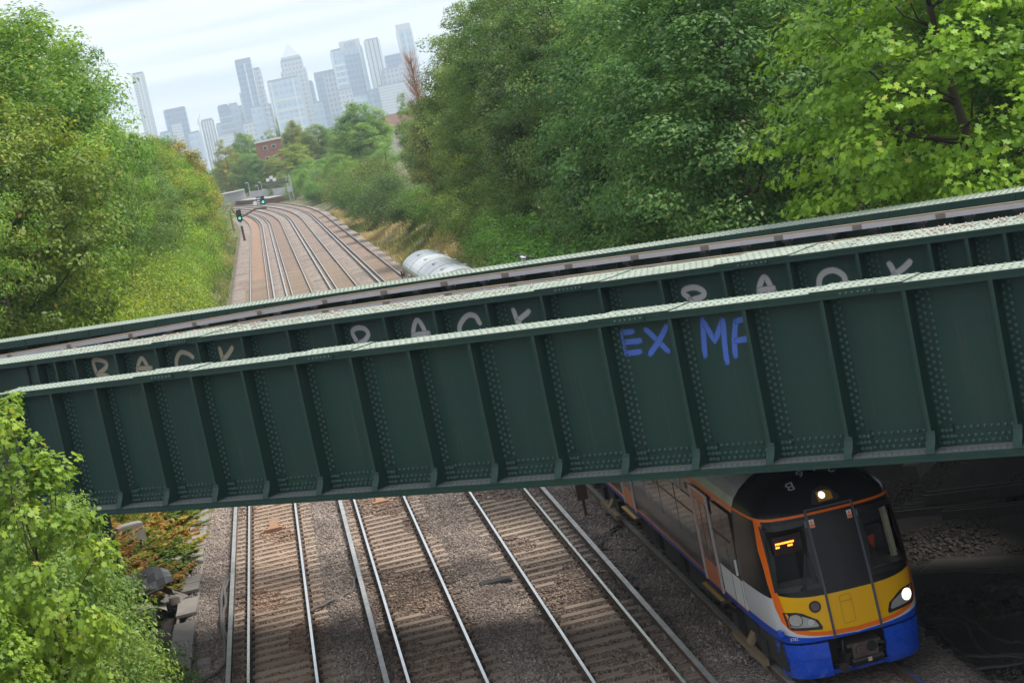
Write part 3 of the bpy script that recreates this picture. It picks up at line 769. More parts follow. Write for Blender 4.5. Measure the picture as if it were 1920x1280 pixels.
def ring(name, poly, wdt, mat, lift=.01, parent=train, sub=.08):
    pts, P = onface(poly, lift, sub); cx = sum(p[0] for p in pts)/len(pts); cz = sum(p[1] for p in pts)/len(pts)
    m = MB(); n_ = len(pts)
    inn = []
    for x, z in pts:
        dx, dz = cx-x, cz-z; L = math.hypot(dx, dz); inn.append((x+dx/L*wdt*1.2, z+dz/L*wdt*1.2))
    V = P+[(x, y_front(x, z)-lift, z) for x, z in inn]+[(x, y_front(x, z)+.03, z) for x, z in inn]+[(x, y_front(x, z)+.02, z) for x, z in pts]
    F = []
    for i in range(n_):
        j = (i+1) % n_; F += [(i, j, n_+j, n_+i), (n_+i, n_+j, 2*n_+j, 2*n_+i), (i, 3*n_+i, 3*n_+j, j)]
    m.add(V, F); return m.build(name, mat, parent)
def grow(poly, d):
    cx = sum(p[0] for p in poly)/len(poly); cz = sum(p[1] for p in poly)/len(poly)
    return [(x+math.copysign(d, x-cx), z+math.copysign(d, z-cz)) for x, z in poly]
for sg in (-1, 1):
    g = ring('windscreen_frame', grow(WIN[sg], .055), .085, M_BLACKG, .008)
    patch('windscreen', grow(WIN[sg], -.005), M_GLASS, -.004, .002, g)
# cab interior
M_CABI = simple('cab_lining', (.16,.165,.165), .8); M_DESK = simple('cab_desk', (.26,.25,.22), .7); M_CREAM = simple('cream_pillar', (.62,.56,.40), .6); M_MAROON = simple('maroon_hood', (.035,.012,.014), .6)
ci = MB().box(-1.20, 1.20, 1.55, 1.6, 1.0, 2.98).box(-1.20, 1.20, .75, 1.55, 2.93, 2.96).box(-1.2, 1.2, .55, 1.55, 1.25, 1.3).box(-.49, -.46, .40, 1.55, 1.3, 2.93).box(.46, .49, .40, 1.55, 1.3, 2.93)
ci.build('cab_interior', M_CABI, train)
MB().box(-1.12, -.5, .42, .95, 1.31, 1.80).box(.5, 1.14, .42, 1.0, 1.31, 1.84).build('cab_desk', M_DESK, train)
MB().bar((1.10, .85, 1.84), (1.06, .95, 2.92), .07, .10).build('cab_pillar', M_CREAM, train)
dst = MB().box(-1.10, -.58, .50, .70, 2.40, 2.74).build('destination_display', M_MAROON, train)
led = MB()
for row, z in enumerate((2.615, 2.555)):
    x = -1.06
    while x < -.74:
        wl = random.choice((.02, .03, .04)); 
        if random.random() < .86: led.box(x, x+wl, .494, .499, z-.016, z+.016)
        x += wl+.008
tag(led.build('led_text', emis('orange_led', (1.0, .22, .02), 4.0), dst), kind='stuff')
tri = MB(); tri.prism([(.56, 2.36), (.74, 2.40), (.70, 2.14)], 'y', .52, .535); tri.build('red_pennant', simple('red_card', (.55,.045,.02), .5), train)
MB().box(.62, 1.02, 1.0, 1.06, 1.95, 2.45).build('cab_seat', M_BLACKG, train)
# end door: two charcoal strips, top bar, hatch outline
for x in (-.43, .43):
    m = MB(); zs = np.linspace(.86, 3.10, 24)
    for z0, z1 in zip(zs[:-1], zs[1:]): m.bar((x, y_front(x, z0)-.008, z0), (x, y_front(x, z1)-.008, z1+.002), .042, .03, up=(0,-1,0))
    m.build('door_strip', M_CHAR, train)
MB().bar((-.43, y_front(0, 3.10)-.004, 3.10), (.43, y_front(0, 3.10)-.004, 3.10), .04, .03).build('door_top_bar', M_CHAR, train)
m = MB()
H_ = [(-.20,1.56),(-.05,1.58),(.0,1.55),(.0,1.10),(-.03,1.08),(-.19,1.08),(-.21,1.11),(-.21,1.53)]
for p, q in zip(H_, H_[1:]+H_[:1]): m.bar((p[0], y_front(p[0], p[1])-.001, p[1]), (q[0], y_front(q[0], q[1])-.001, q[1]), .006, .006)
m.bar((-.21, y_front(0,1.45)-.001, 1.46), (0, y_front(0,1.45)-.001, 1.46), .006, .006)
m.build('hatch_outline', simple('hatch_seam', (.22,.11,.005), .6), train)
for x, z in ((-.36, 2.86), (.34, 2.88)):
    w_ = patch('warning_sticker', [(x-.045, z+.07), (x+.045, z+.07), (x+.045, z-.07), (x-.045, z-.07)], M_WHITE, .004, .003)
    patch('orange_panel', [(x-.04, z-.005), (x+.04, z-.005), (x+.04, z-.062), (x-.04, z-.062)], M_ORANGE, .0075, .001, w_)
    patch('warning_triangle', [(x, z+.06), (x+.03, z+.008), (x-.03, z+.008)], M_ORANGE, .0075, .001, w_)
# headlights
M_LENS = simple('lamp_reflector', (.62,.63,.62), .12, .6, var=.2, scale=30); M_LIT = emis('lit_headlamp', (1.0, .82, .55), 1.7); M_HOUS = simple('lamp_housing', (.30,.31,.30), .3)
for sg in (-1, 1):
    def S(p): return [(sg*x, z) for x, z in p]
    base = [(1.20,1.43),(1.17,1.16),(1.12,1.11),(.62,1.06),(.60,1.10),(.66,1.24),(.76,1.30),(.90,1.39),(1.0,1.42)]
    h = patch('headlight', S(base), M_BLACKG, .010, .03)
    patch('lamp_housing', S([(x*.80+.925*.20, z*.66+1.24*.34) for x, z in base]), M_HOUS, .014, .002, h)
    def disc(name, x, z, r, mat, lift, par):
        return patch(name, [(x+r*math.cos(a_), z+r*math.sin(a_)) for a_ in np.linspace(0, 6.283, 19)[:-1]], mat, lift, .004, par, .5)
    disc('main_lamp', sg*1.03, 1.285, .105, M_LIT if sg > 0 else M_LENS, .020, h)
    disc('marker_lamp', sg*.79, 1.215, .062, M_HOUS if sg > 0 else M_LENS, .020, h)
    if sg < 0:
        for i in range(-2, 3):
            for j in range(-2, 3):
                if abs(i)+abs(j) < 4: disc('led_dot', -.79+i*.022, 1.215+j*.022, .007, M_WHITE, .026, h)
    r_ = patch('lamp_rim', S([(1.03+.118*math.cos(a_), 1.285+.118*math.sin(a_)) for a_ in np.linspace(0, 6.283, 19)[:-1]]), M_BLACKG, .016, .002, h)
hn = patch('horn_grille', [(-.66+.105*math.cos(a_), 1.47+.105*math.sin(a_)) for a_ in np.linspace(0, 6.283, 21)[:-1]], M_BLACKG, .012, .02)
patch('grille_mesh', [(-.66+.075*math.cos(a_), 1.47+.075*math.sin(a_)) for a_ in np.linspace(0, 6.283, 17)[:-1]], M_IRON, .017, .002, hn)
# wipers
for pv, tips in (((-.78, 1.80), [(-.62, 2.36)]), ((.92, 1.80), [(.56, 2.26)])):
    m = MB()
    for dx in (-.03, .03):
        a0 = (pv[0]+dx, y_front(pv[0], pv[1])-.03, pv[1]); tp = tips[0]
        m.tube([a0, ((pv[0]+tp[0])/2+dx*.6, y_front(tp[0], 2.08)-.05, (pv[1]+tp[1])/2), (tp[0]+dx*.3, y_front(tp[0], tp[1])-.035, tp[1])], .011, 6)
        m.cyl((a0[0], a0[1]-.02, a0[2]), (a0[0], a0[1]+.05, a0[2]), .028, 10)
    w_ = m.build('wiper', M_BLACKG, train)
    tp = tips[0]; sgn = -1 if pv[0] < 0 else 1
    MB().bar((tp[0]-.06*sgn*0, y_front(tp[0], tp[1]-.32)-.022, tp[1]-.34), (tp[0]-.02, y_front(tp[0], tp[1]+.26)-.022, tp[1]+.28), .016, .02).build('wiper_blade', M_BLACKG, w_)
# roof lamp in its glass blister, dome light
def ydome(x, z): return y_front(x, z)
lampo = [(-.26,3.16),(.22,3.17),(.25,3.22),(.12,3.38),(-.02,3.43),(-.18,3.38),(-.27,3.22)]
L0 = patch('roof_lamp', lampo, simple('blister_glass', (.05,.053,.055), .08), .018, .05)
patch('amber_reflector', [(-.14,3.19),(.13,3.20),(.13,3.32),(.03,3.36),(-.14,3.35)], simple('amber', (.55,.27,.03), .4), .026, .003, L0)
patch('lit_bulb', [(-.05+.06*math.cos(a_), 3.29+.055*math.sin(a_)) for a_ in np.linspace(0, 6.283, 15)[:-1]], emis('bulb_glow', (.95, .97, 1.0), 1.2), .034, .003, L0)
# skirts, coupler
def skirt(x0, x1):
    m = MB(); xs_ = np.linspace(x0, x1, 14); zs = [.82,.70,.55,.54,.40,.26,.17]; dy = [0,-.005,-.01,.02,.03,.05,.09]
    P = [[(x*(1-.06*(.82-z)), y_front(x, .9)+d_-.01, z) for x in xs_] for z, d_ in zip(zs, dy)]
    V = [p for r_ in P for p in r_]; k = len(xs_); F = [(i*k+j, i*k+j+1, (i+1)*k+j+1, (i+1)*k+j) for i in range(len(zs)-1) for j in range(k-1)]
    m.add(V, F); m2 = [(x, y+.10, z) for x, y, z in V]; m.add(m2, F)
    for e in (0, k-1):
        for i in range(len(zs)-1):
            m.add([V[i*k+e], V[(i+1)*k+e], m2[(i+1)*k+e], m2[i*k+e]], [(0,1,2,3)])
    for i in (0, len(zs)-1):
        for j in range(k-1): m.add([V[i*k+j], V[i*k+j+1], m2[i*k+j+1], m2[i*k+j]], [(0,1,2,3)])
    return m.build('front_skirt', M_BLUE, train)
skirt(-1.30, -.57); skirt(.46, 1.30)
m = MB(); xs_ = np.linspace(-.57, .46, 10)
for a0, a1 in zip(xs_[:-1], xs_[1:]): m.add([(a0, y_front(a0,.9)+.02, .30), (a1, y_front(a1,.9)+.02, .30), (a1, y_front(a1,.9)+.08, .20), (a0, y_front(a0,.9)+.08, .20)], [(0,1,2,3)])
m.build('skirt_lip', M_BLUE, train)
MB().box(-1.28, 1.28, .55, 2.2, .30, .855).build('cab_underside', M_UNDER, train)
cp = MB().box(-.18, .28, -.06, .02, .44, .70).box(-.25, .36, .02, .60, .62, .68).build('coupler', M_IRON, train)
MB().cyl((-.05,-.15,.58), (-.05,-.06,.58), .085, 14).cyl((-.05,-.19,.58), (-.05,-.15,.58), .05, 12).build('coupler_cone', M_IRON, cp)
MB().tube([(.17,-.075,.60),(.17,-.061,.60)], [.09,.10], 14).build('coupler_cup', M_BLACKG, cp)
MB().cyl((-.22,.02,.36), (.36,.02,.38), .095, 14).build('air_cylinder', M_BLACKG, cp)
MB().box(.06,.13,-.085,-.078,.34,.41).build('inspection_label', simple('label_tan', (.55,.42,.22), .6), cp)
MB().cyl((-.36,-.02,.30), (-.36,.08,.30), .09, 12).box(-.32,.40,.10,.5,.34,.50).build('coupler_gear', M_UNDER, cp)
MB().tube([(.28,.0,.62),(.40,-.02,.60),(.50,.06,.58)], .025, 8).tube([(-.3,.05,.78),(-.34,-.01,.62),(-.30,.04,.45)], .022, 8).build('brake_hose', M_BLACKG, cp)
MB().cyl((-1.30,.42,1.07), (-1.30,.28,1.07), .055, 12).build('corner_socket', M_BLUE, train)
# lettering
def text(name, body, size, M, mat, parent, ext=.002):
    cu = bpy.data.curves.new(name, 'FONT'); cu.body = body; cu.size = size; cu.extrude = ext; cu.align_x = 'CENTER'; cu.align_y = 'CENTER'
    to = bpy.data.objects.new(name, cu); COL.objects.link(to)
    dg = bpy.context.evaluated_depsgraph_get(); me = bpy.data.meshes.new_from_object(to.evaluated_get(dg))
    bpy.data.objects.remove(to); me.transform(M); me.materials.clear(); me.materials.append(mat)
    o_ = bpy.data.objects.new(name, me); COL.objects.link(o_)
    if parent: o_.parent = parent
    return o_
for i, ch in enumerate('216B'):
    xx = .30-.27*i; zc_ = 3.66-.20*(abs(xx)/.55)**2
    Pc = Vector((xx, y_front(xx, zc_), zc_)); e = .03
    tx_ = Vector((2*e, y_front(xx+e, zc_)-y_front(xx-e, zc_), 0)); tz_ = Vector((0, y_front(xx, zc_+e)-y_front(xx, zc_-e), 2*e)); nrm_ = tz_.cross(tx_).normalized()
    if nrm_.z < 0: nrm_ = -nrm_
    ax_ = Vector((-1, 0, 0)); ax_ = (ax_-nrm_*ax_.dot(nrm_)).normalized(); ay_ = nrm_.cross(ax_); Pc = Pc+nrm_*.022
    Mx = Matrix(((ax_.x, ay_.x, nrm_.x, Pc.x), (ax_.y, ay_.y, nrm_.y, Pc.y), (ax_.z, ay_.z, nrm_.z, Pc.z), (0,0,0,1)))
    text('roof_number', ch, .30, Mx, simple('grey_print', (.42,.43,.46), .6), train)
text('unit_number', '378216', .075, Matrix.Translation((-1.08, y_front(-1.08,.94)-.008, .945))@Matrix.Rotation(R(-28), 4, 'Z')@Matrix.Rotation(R(90), 4, 'X'), M_WHITE, train)

# coaches -------------------------------------------------------------
CARL = 21.15
SEC = [(.0,3.78),(.35,3.755),(.65,3.66),(.92,3.52),(1.14,3.35),(1.27,3.2),(1.335,3.06),(1.36,2.95),(1.395,2.3),(1.40,2.0),(1.40,1.3),(1.375,1.0),(1.345,.86)]
full = [(-x, z) for x, z in SEC[::-1]][:-1]+SEC
M_BSILL = simple('blue_sill', BLU, .3); M_DOORO = simple('orange_door_edge', (.62,.16,.04), .35); M_DOORW = simple('pale_door_post', (.55,.54,.56), .35)
M_TAN = simple('tan_cant_rail', (.33,.26,.17), .5)
def coach(y0, y1, first=False, last=False):
    n_ = len(full); m = MB(); st_ = [y0, y1] if not first else [2.30, y1]
    for y_ in st_: m.v += [(x, y_, z) for x, z in full]
    for j in range(n_-1):
        zc = (full[j][1]+full[j+1][1])/2
        m.f.append((j, j+1, j+1+n_, j+n_)); m.m.append(0 if zc > 3.1 else 2 if zc > 3.0 else 1 if zc > 1.02 else 3)
    m.f.append(tuple(range(n_))); m.m.append(4); m.f.append(tuple(reversed(range(n_, 2*n_)))); m.m.append(4)
    b = m.build('coach_body', [M_ROOF, M_SIDE, M_ORANGE if first else M_TAN, M_BSILL, M_UNDER], train, smooth=False)
    for k in range(1, 4):      # roof seams
        y_ = st_[0]+(st_[1]-st_[0])*k/4
        sm = MB()
        for (xa, za), (xb, zb) in zip(full[4:-5], full[5:-4]): sm.bar((xa, y_, za+.004), (xb, y_, zb+.004), .035, .014, up=(0,1,0))
        sm.build('roof_seam', M_ROOF, b)
    for k in range(4):
        y_ = st_[0]+(st_[1]-st_[0])*(k+.6)/4.3
        MB().box(-.55, -.15, y_, y_+.5, 3.742, 3.775).box(.5,.85,y_+.8,y_+1.1,3.60,3.70).build('roof_vent', M_CHAR if first else M_ROOF, b)
    return b
def side_parts(b, y0, y1, doors, first=False):
    ed = y0 if not first else 2.35
    for sg in (-1, 1):
        if sg > 0 and not first: continue
        segs = []; prev = ed+.35
        for d_ in doors:
            segs.append((prev, d_-.12)); prev = d_+1.42
        segs.append((prev, y1-.5))
        for a_, e_ in segs:
            nW = max(1, round((e_-a_)/1.75)); wl = (e_-a_)/nW
            for i in range(nW):
                MB().box(sg*1.372, sg*1.404, a_+i*wl+.05, a_+(i+1)*wl-.05, 1.62, 2.62).build('window', M_DGLASS, b)
                MB().box(sg*1.404, sg*1.412, a_+i*wl+.05, a_+(i+1)*wl-.05, 2.28, 2.31).build('window_bar', M_BLACKG, b)
        for d_ in doors:
            dr = MB().box(sg*1.36, sg*1.412, d_, d_+1.30, .98, 2.90).build('door', M_DOORO, b)
            for e in (0, 1): MB().box(sg*1.365, sg*1.422, d_+.08+.60*e, d_+.62+.60*e, 1.05, 2.84).build('door_leaf', M_SIDE, dr) if False else MB().box(sg*1.405, sg*1.420, d_+.16+.56*e, d_+.58+.56*e, 1.45, 2.70).build('door_window', M_DGLASS, dr)
            MB().box(sg*1.40, sg*1.428, d_-.12, d_, .96, 2.95).box(sg*1.40, sg*1.428, d_+1.30, d_+1.42, .96, 2.95).box(sg*1.38, sg*1.42, d_, d_+1.3, 2.901, 2.95).build('door_post', M_DOORW, dr)
            MB().box(sg*1.32, sg*1.52, d_-.25, d_+1.55, .80, .85).build('step', M_IRON, b)
            MB().box(sg*1.44, sg*1.522, d_-.2, d_+1.5, .851, .858).build('step_edge', simple('step_yellow', (.60,.36,.05), .7), b)
        if first:
            MB().box(sg*1.372, sg*1.406, 2.42, 3.95, 1.66, 2.9).build('window', M_DGLASS, b)
            MB().box(sg*1.385, sg*1.4045, 2.32, 4.10, 1.06, 1.62).build('white_panel', M_WHITE, b)
            MB().box(sg*1.40, sg*1.408, 2.45, 2.47, 1.05, 2.9).box(sg*1.40, sg*1.408, 3.15, 3.17, 1.05, 2.9).build('cab_door_seam', M_BLACKG, b)
            MB().box(sg*1.404, sg*1.44, 2.52, 2.55, 1.7, 2.0).build('grab_handle', M_WHITE, b)
        MB().box(sg*1.385, sg*1.403, ed, y1-.1, 1.03, 1.06).build('orange_line', M_ORANGE, b)
        for yv in (5.9, 10.2): MB().box(sg*1.345, sg*1.372, ed+yv-2, ed+yv-1.8, 2.72, 2.86).build('lamp_box', M_BLACKG, b)
def bogie(yc):
    bg_ = MB().box(-1.15, -1.02, yc-1.7, yc+1.7, .38, .62).box(1.02, 1.15, yc-1.7, yc+1.7, .38, .62).box(-1.1, 1.1, yc-.25, yc+.25, .45, .75).box(-1.25,-1.16,yc-.5,yc+.5,.25,.7).box(1.16,1.25,yc-.5,yc+.5,.25,.7)
    b = bg_.build('bogie', M_UNDER, train)
    for dy in (-1.1, 1.1):
        for sg in (-1, 1):
            MB().cyl((sg*.69, yc+dy, .42), (sg*.82, yc+dy, .42), .42, 24).cyl((sg*.66, yc+dy, .42), (sg*.69, yc+dy, .42), .45, 24).build('wheel', M_IRON, b)
            MB().box(sg*1.15 if sg > 0 else -1.32, 1.32 if sg > 0 else -1.15, yc+dy-.22, yc+dy+.22, .28, .60).build('axle_box', M_UNDER, b)
    MB().box(-1.42, -1.30, yc-1.2, yc+1.2, .10, .22).bar((-1.36, yc, .22), (-1.2, yc, .45), .3, .08).build('shoe_beam', simple('shoe_beam_timber', (.26,.19,.11), .9), b)
ycar = 0.0
for ci_ in range(4):
    y0, y1 = ci_*CARL+(.15 if ci_ else 0), (ci_+1)*CARL-.15
    first, last = ci_ == 0, ci_ == 3
    b = coach(y0, y1, first, last)
    doors = [y0+4.35, y0+13.35] if first else [y0+5.2, y0+13.9]
    if ci_ in (0, 1, 3): side_parts(b, y0, y1, doors, first)
    bogie(y0+3.0); bogie(y1-3.0)
    for k in range(3):
        yb = y0+6.2+k*2.7
        MB().box(-1.28, 1.28, yb, yb+2.1, .35, .84).box(-1.30,-1.28,yb+.2,yb+.9,.42,.78).build('equipment_case', M_UNDER, train)
    if ci_ < 3: MB().box(-1.15, 1.15, y1-.02, y1+.32, 1.0, 3.55).build('gangway', M_BLACKG, train)
# tail end of the last coach
yE = 4*CARL-.15
MB().box(-1.33, 1.33, yE-.01, yE+.16, .95, 2.98).box(-.55,.55,yE+.15,yE+.30,1.0,3.0).build('rear_end', M_BLACKG, train)
MB().box(-1.5, -1.42, yE-.6, yE-.3, 2.5, 2.85).box(-1.44,-1.38,yE-.5,yE-.45,2.6,2.7).build('tail_camera', M_CHAR, train)
# ================================================================== trees and undergrowth
def leaf_mat(name, stops, transl=.32):
    t = NT(name); at = t.n('ShaderNodeAttribute', attribute_name='tint').outputs['Fac']
    oc = t.n('ShaderNodeObjectInfo').outputs['Color']
    c = t.ramp(at, stops); mm = t.n('ShaderNodeMixRGB', {0: 1.0, 1: c, 2: oc}, blend_type='MULTIPLY').outputs[0]
    t.set(mm, .48); t.b.inputs['Specular IOR Level'].default_value = .35
    tr_ = t.n('ShaderNodeBsdfTranslucent'); t.link(t.mix(.5, mm, t.n('ShaderNodeMixRGB', {0: 1.0, 1: mm, 2: (1.3,1.25,.5,1)}, blend_type='MULTIPLY').outputs[0]), tr_.inputs[0])
    ms = t.n('ShaderNodeMixShader', {0: transl}); t.link(t.b.outputs[0], ms.inputs[1]); t.link(tr_.outputs[0], ms.inputs[2]); t.link(ms.outputs[0], t.o.inputs[0])
    return t.m
GREEN = [(0,(.062,.115,.034)),(.5,(.140,.225,.060)),(.82,(.225,.32,.08)),(.94,(.32,.36,.09)),(1,(.44,.33,.10))]
BRIGHT = [(0,(.10,.17,.03)),(.5,(.19,.29,.04)),(.85,(.30,.40,.06)),(1,(.42,.36,.10))]
M_LEAF = leaf_mat('leaf_green', GREEN, .42); M_LEAFB = leaf_mat('leaf_maple', BRIGHT, .38)
M_BARK = simple('bark', (.075,.058,.045), .9, var=.4, scale=9, bump=.4)
def leaf_cards(C, Nrm, size, rs, lobed=False, slim=.55):
    """C centres, Nrm leaf normals -> verts, faces. lobed: five-pointed maple leaf, else folded rhombus"""
    n = len(C); nn = Nrm/np.linalg.norm(Nrm, axis=1, keepdims=True)
    a = rs.normal(size=(n,3)); x = np.cross(nn, a); x /= np.linalg.norm(x, axis=1, keepdims=True)+1e-9; y = np.cross(nn, x)
    s = size*rs.uniform(.65, 1.3, n)[:,None]
    if not lobed:
        loc = [(-.5,0,0),(-.05,slim*.5,.10),(.5,0,-.04),(-.05,-slim*.5,.10)]
        V = np.stack([C+s*(x*l[0]+y*l[1]+nn*l[2]) for l in loc], 1)
        return V.reshape(-1,3), (np.arange(n)*4)[:,None]+np.array([[0,1,2,3]]), n
    out_ = []
    A = [(-.5,0),(-.28,.34),(-.05,.20),(.12,.52),(.20,.18),(.55,.0),(.20,-.18),(.12,-.52),(-.05,-.20),(-.28,-.34)]
    V = np.stack([C+s*(x*l[0]+y*l[1]+nn*(-.12*abs(l[1])-.08*l[0])) for l in A], 1)
    return V.reshape(-1,3), (np.arange(n)*10)[:,None]+np.array([list(range(10))]), n
def crown_mesh(name, seed, rx, h, z0, nclump, per, leaf, mat, lobed=False, cl=(.45,.95), flat=.65, top=.5, slim=.55, droop=0.0, autumn=0.0):
    rs = np.random.default_rng(seed)
    # clump centres: lobed envelope, biased to its outside
    d = rs.normal(size=(nclump,3)); d /= np.linalg.norm(d, axis=1, keepdims=True)
    lob = rs.normal(size=(9,3)); lob /= np.linalg.norm(lob, axis=1, keepdims=True)
    env = .78+.36*np.max(np.clip(d@lob.T, 0, 1)**5, axis=1)
    r = rs.uniform(.12, 1, nclump)**.42*env
    c = d*r[:,None]*np.array([rx, rx, h/2]); c[:,2] += z0+h*top
    tz = np.clip((c[:,2]-z0)/h, 0, 1); taper = 1-.35*np.clip(tz-.55, 0, 1)*2
    c[:,0] *= taper; c[:,1] *= taper
    c = c[c[:,2] > z0-.3]
    rc = rs.uniform(cl[0], cl[1], len(c))
    k = per
    dd = rs.normal(size=(len(c), k, 3)); dd /= np.linalg.norm(dd, axis=2, keepdims=True)
    rr = rs.uniform(.25, 1, (len(c), k, 1))**.6
    P = c[:,None]+dd*rr*rc[:,None,None]*np.array([1,1,flat]); P[...,2] -= droop*(dd[...,0]**2+dd[...,1]**2)*rc[:,None]
    ctr = np.array([0,0,z0+h*.45]); outw = c-ctr; outw /= np.linalg.norm(outw, axis=1, keepdims=True)+1e-6
    Nn = dd*.55+outw[:,None]*.45+np.array([0,0,.65])+rs.normal(size=dd.shape)*.42
    V, F, n = leaf_cards(P.reshape(-1,3), Nn.reshape(-1,3), leaf, rs, lobed, slim)
    tint = np.clip((rs.uniform(.15,.75,(len(c),1))+rs.normal(0,.13,(len(c),k))), 0, .9)
    aut = rs.random(len(c)) < autumn
    tint = np.where(aut[:,None], rs.uniform(.85, 1.0, tint.shape), tint).ravel()
    tint = np.where(rs.random(len(tint)) < .012, 1.0, tint)
    o_ = npmesh(name, V, F, mat, attr=tint); COL.objects.unlink(o_); return o_.data, c
def trunk_mesh(name, seed, c, z_first, rad, H):
    rs = np.random.default_rng(seed+99); m = MB()
    top = H*.72; pts = [(0,0,-.6)]; x = y = 0
    for i in range(1, 7):
        x += rs.normal(0,.10); y += rs.normal(0,.10); pts.append((x, y, -.6+(top+.6)*i/6))
    m.tube(pts, [rad*(1-.72*i/6) for i in range(7)], 9)
    sel = c[rs.choice(len(c), min(len(c), 26), replace=False)]
    for q in sel:
        tz = max(z_first*.6, min(top*.95, q[2]-abs(q[0])*.45-abs(q[1])*.45)); f_ = np.clip((tz+.6)/(top+.6), 0, 1)
        i = min(5, int(f_*6)); u = f_*6-i; b = np.array(pts[i])*(1-u)+np.array(pts[i+1])*u
        mid = (b+q)/2+np.array([0,0,-.12*np.linalg.norm(q-b)])+rs.normal(0,.12,3); r0 = rad*(1-.72*f_)*.42
        m.tube([b, mid, q], [r0, r0*.6, .015], 5)
    o_ = m.build(name, M_BARK, None, smooth=True); COL.objects.unlink(o_); return o_.data
ARCH = {}
def arch(key, seed, rx, h, z0, nclump, per, leaf, mat, rad=.22, **k):
    cm, c = crown_mesh('crown', seed, rx, h, z0, nclump, per, leaf, mat, **k)
    ARCH[key] = (cm, trunk_mesh('trunk', seed, c, z0, rad, z0+h), z0+h, rx)
arch('oak_a', 1, 4.2, 13, 1.5, 300, 150, .17, M_LEAF)
arch('oak_b', 2, 4.0, 14, 1.2, 300, 150, .16, M_LEAF, autumn=.02)
arch('oak_c', 3, 4.6, 12, 1.5, 300, 150, .18, M_LEAF, cl=(.6,1.2))
arch('fine', 4, 3.8, 12, 1.0, 330, 170, .12, M_LEAF, slim=.4, cl=(.4,.8))
arch('big_a', 5, 4.6, 15, 2.0, 440, 170, .15, M_LEAF, cl=(.45,1.0))
arch('big_b', 6, 4.4, 15, 2.0, 440, 170, .135, M_LEAF, cl=(.4,.9), slim=.5, autumn=.015)
arch('bush', 7, 1.8, 3.2, .1, 90, 110, .12, M_LEAF, rad=.06)
arch('bush_b', 8, 1.6, 2.6, .1, 80, 120, .10, M_LEAF, rad=.05, slim=.4)
arch('maple', 9, 4.4, 11, 2.5, 250, 110, .165, M_LEAFB, lobed=True, cl=(.5,1.05), flat=.45, droop=.25)
arch('maple_sap', 10, 1.25, 5.6, 2.6, 120, 70, .115, M_LEAFB, rad=.05, lobed=True, cl=(.28,.52), flat=.5)
arch('round', 11, 5.2, 11.6, .7, 420, 130, .23, M_LEAF, cl=(.7,1.2))
arch('willow', 12, 2.2, 8, .8, 130, 130, .20, M_LEAF, slim=.22, cl=(.4,.8), flat=1.5)
arch('shrub_near', 13, 1.5, 4.2, .3, 230, 150, .065, M_LEAF, rad=.05, slim=.42, cl=(.25,.5))
def tree(key, x, y, z, H, rz, tint, name, label, group, widen=1.0, cat='tree'):
    cm, tm, H0, _ = ARCH[key]; s = H/H0
    rt = tag(empty(name, (x, y, z), rz), label, cat, group)
    for nm, me in (('trunk', tm), ('crown', cm)):
        ob = bpy.data.objects.new(nm, me); COL.objects.link(ob); ob.parent = rt; ob.scale = (s*widen, s*widen, s); ob.color = (*tint, 1)
    return rt
def tz(x, y): return float(terrain(x-float(bend(y)), y))-.1
rnd = random.Random(5)
def tn(r=1.0, g=1.0, b=1.0, j=.12): return tuple(v*(1+rnd.uniform(-j, j)) for v in (r, g, b))
GL = 'trees on the bank across the tracks from the train'; GR = 'trees on the bank beside the train'
left = [  # Y, dx, height-top z, kind, tint
 (70,-2.6,17.4,'fine',(1.3,1.45,.85)),(76,-.9,18.8,'oak_a',(1.35,1.5,.85)),(80,-3.4,21.0,'oak_b',(1.3,1.48,.85)),
 (85,-.6,19.6,'oak_c',(1.45,1.5,.9)),(93,-1.0,21.4,'oak_a',(1.35,1.4,.85)),(101,-.5,20.0,'oak_b',(1.15,1.35,.85)),(109,-.4,16.8,'oak_c',(1.1,1.25,.85)),(115,-.2,21.2,'oak_a',(1.3,1.4,.85)),(125,-.5,19.8,'oak_b',(1.1,1.2,.85)),(130,-.2,15.6,'fine',(1.2,1.3,1.1)),
 (142,-.2,15.6,'oak_c',(1.1,1.2,1.1)),(155,-.2,15.6,'oak_a',(1.3,1.35,1.0)),(170,.0,15.4,'oak_c',(1.7,1.6,.8)),(187,.2,15.2,'oak_b',(1.8,1.6,.8)),(205,.2,15.1,'oak_c',(1.7,1.55,.8)),(225,.3,14.9,'round',(1.9,1.4,.7)),
 (247,.4,14.6,'oak_b',(2.0,1.35,.6)),(272,.5,13.6,'oak_a',(1.7,1.3,.7)),(300,.5,12.6,'oak_c',(1.5,1.3,.8)),(330,.4,11.8,'oak_a',(1.4,1.35,.8)),(362,.3,11.4,'round',(1.3,1.3,.85)),(396,.1,11.4,'oak_c',(1.3,1.3,.9))]
ORD = ['first','second','third','fourth','fifth','sixth','seventh','eighth','ninth','tenth','eleventh','twelfth','thirteenth','fourteenth','fifteenth','sixteenth','seventeenth','eighteenth','nineteenth','twentieth','twenty-first','twenty-second','twenty-third','twenty-fourth','twenty-fifth','twenty-sixth']
lab_left = {'oak_a': 'leafy green tree', 'oak_b': 'yellow-green tree with turning leaves', 'oak_c': 'dense rounded green tree', 'fine': 'fine-leaved grey-green tree', 'round': 'tawny domed tree'}
for li, (Y, dx, top, key, tint) in enumerate(left):
    x = -9.4+dx+float(bend(Y)); z = tz(x, Y)
    tree(key, x, Y, z, top-z, rnd.uniform(0, 6.28), tn(*tint), 'broadleaf_tree', lab_left[key]+', %s from the bridge in the row opposite the train' % ORD[li], GL, (.70 if 100 < Y < 128 else 1.0) if Y < 230 else .85)
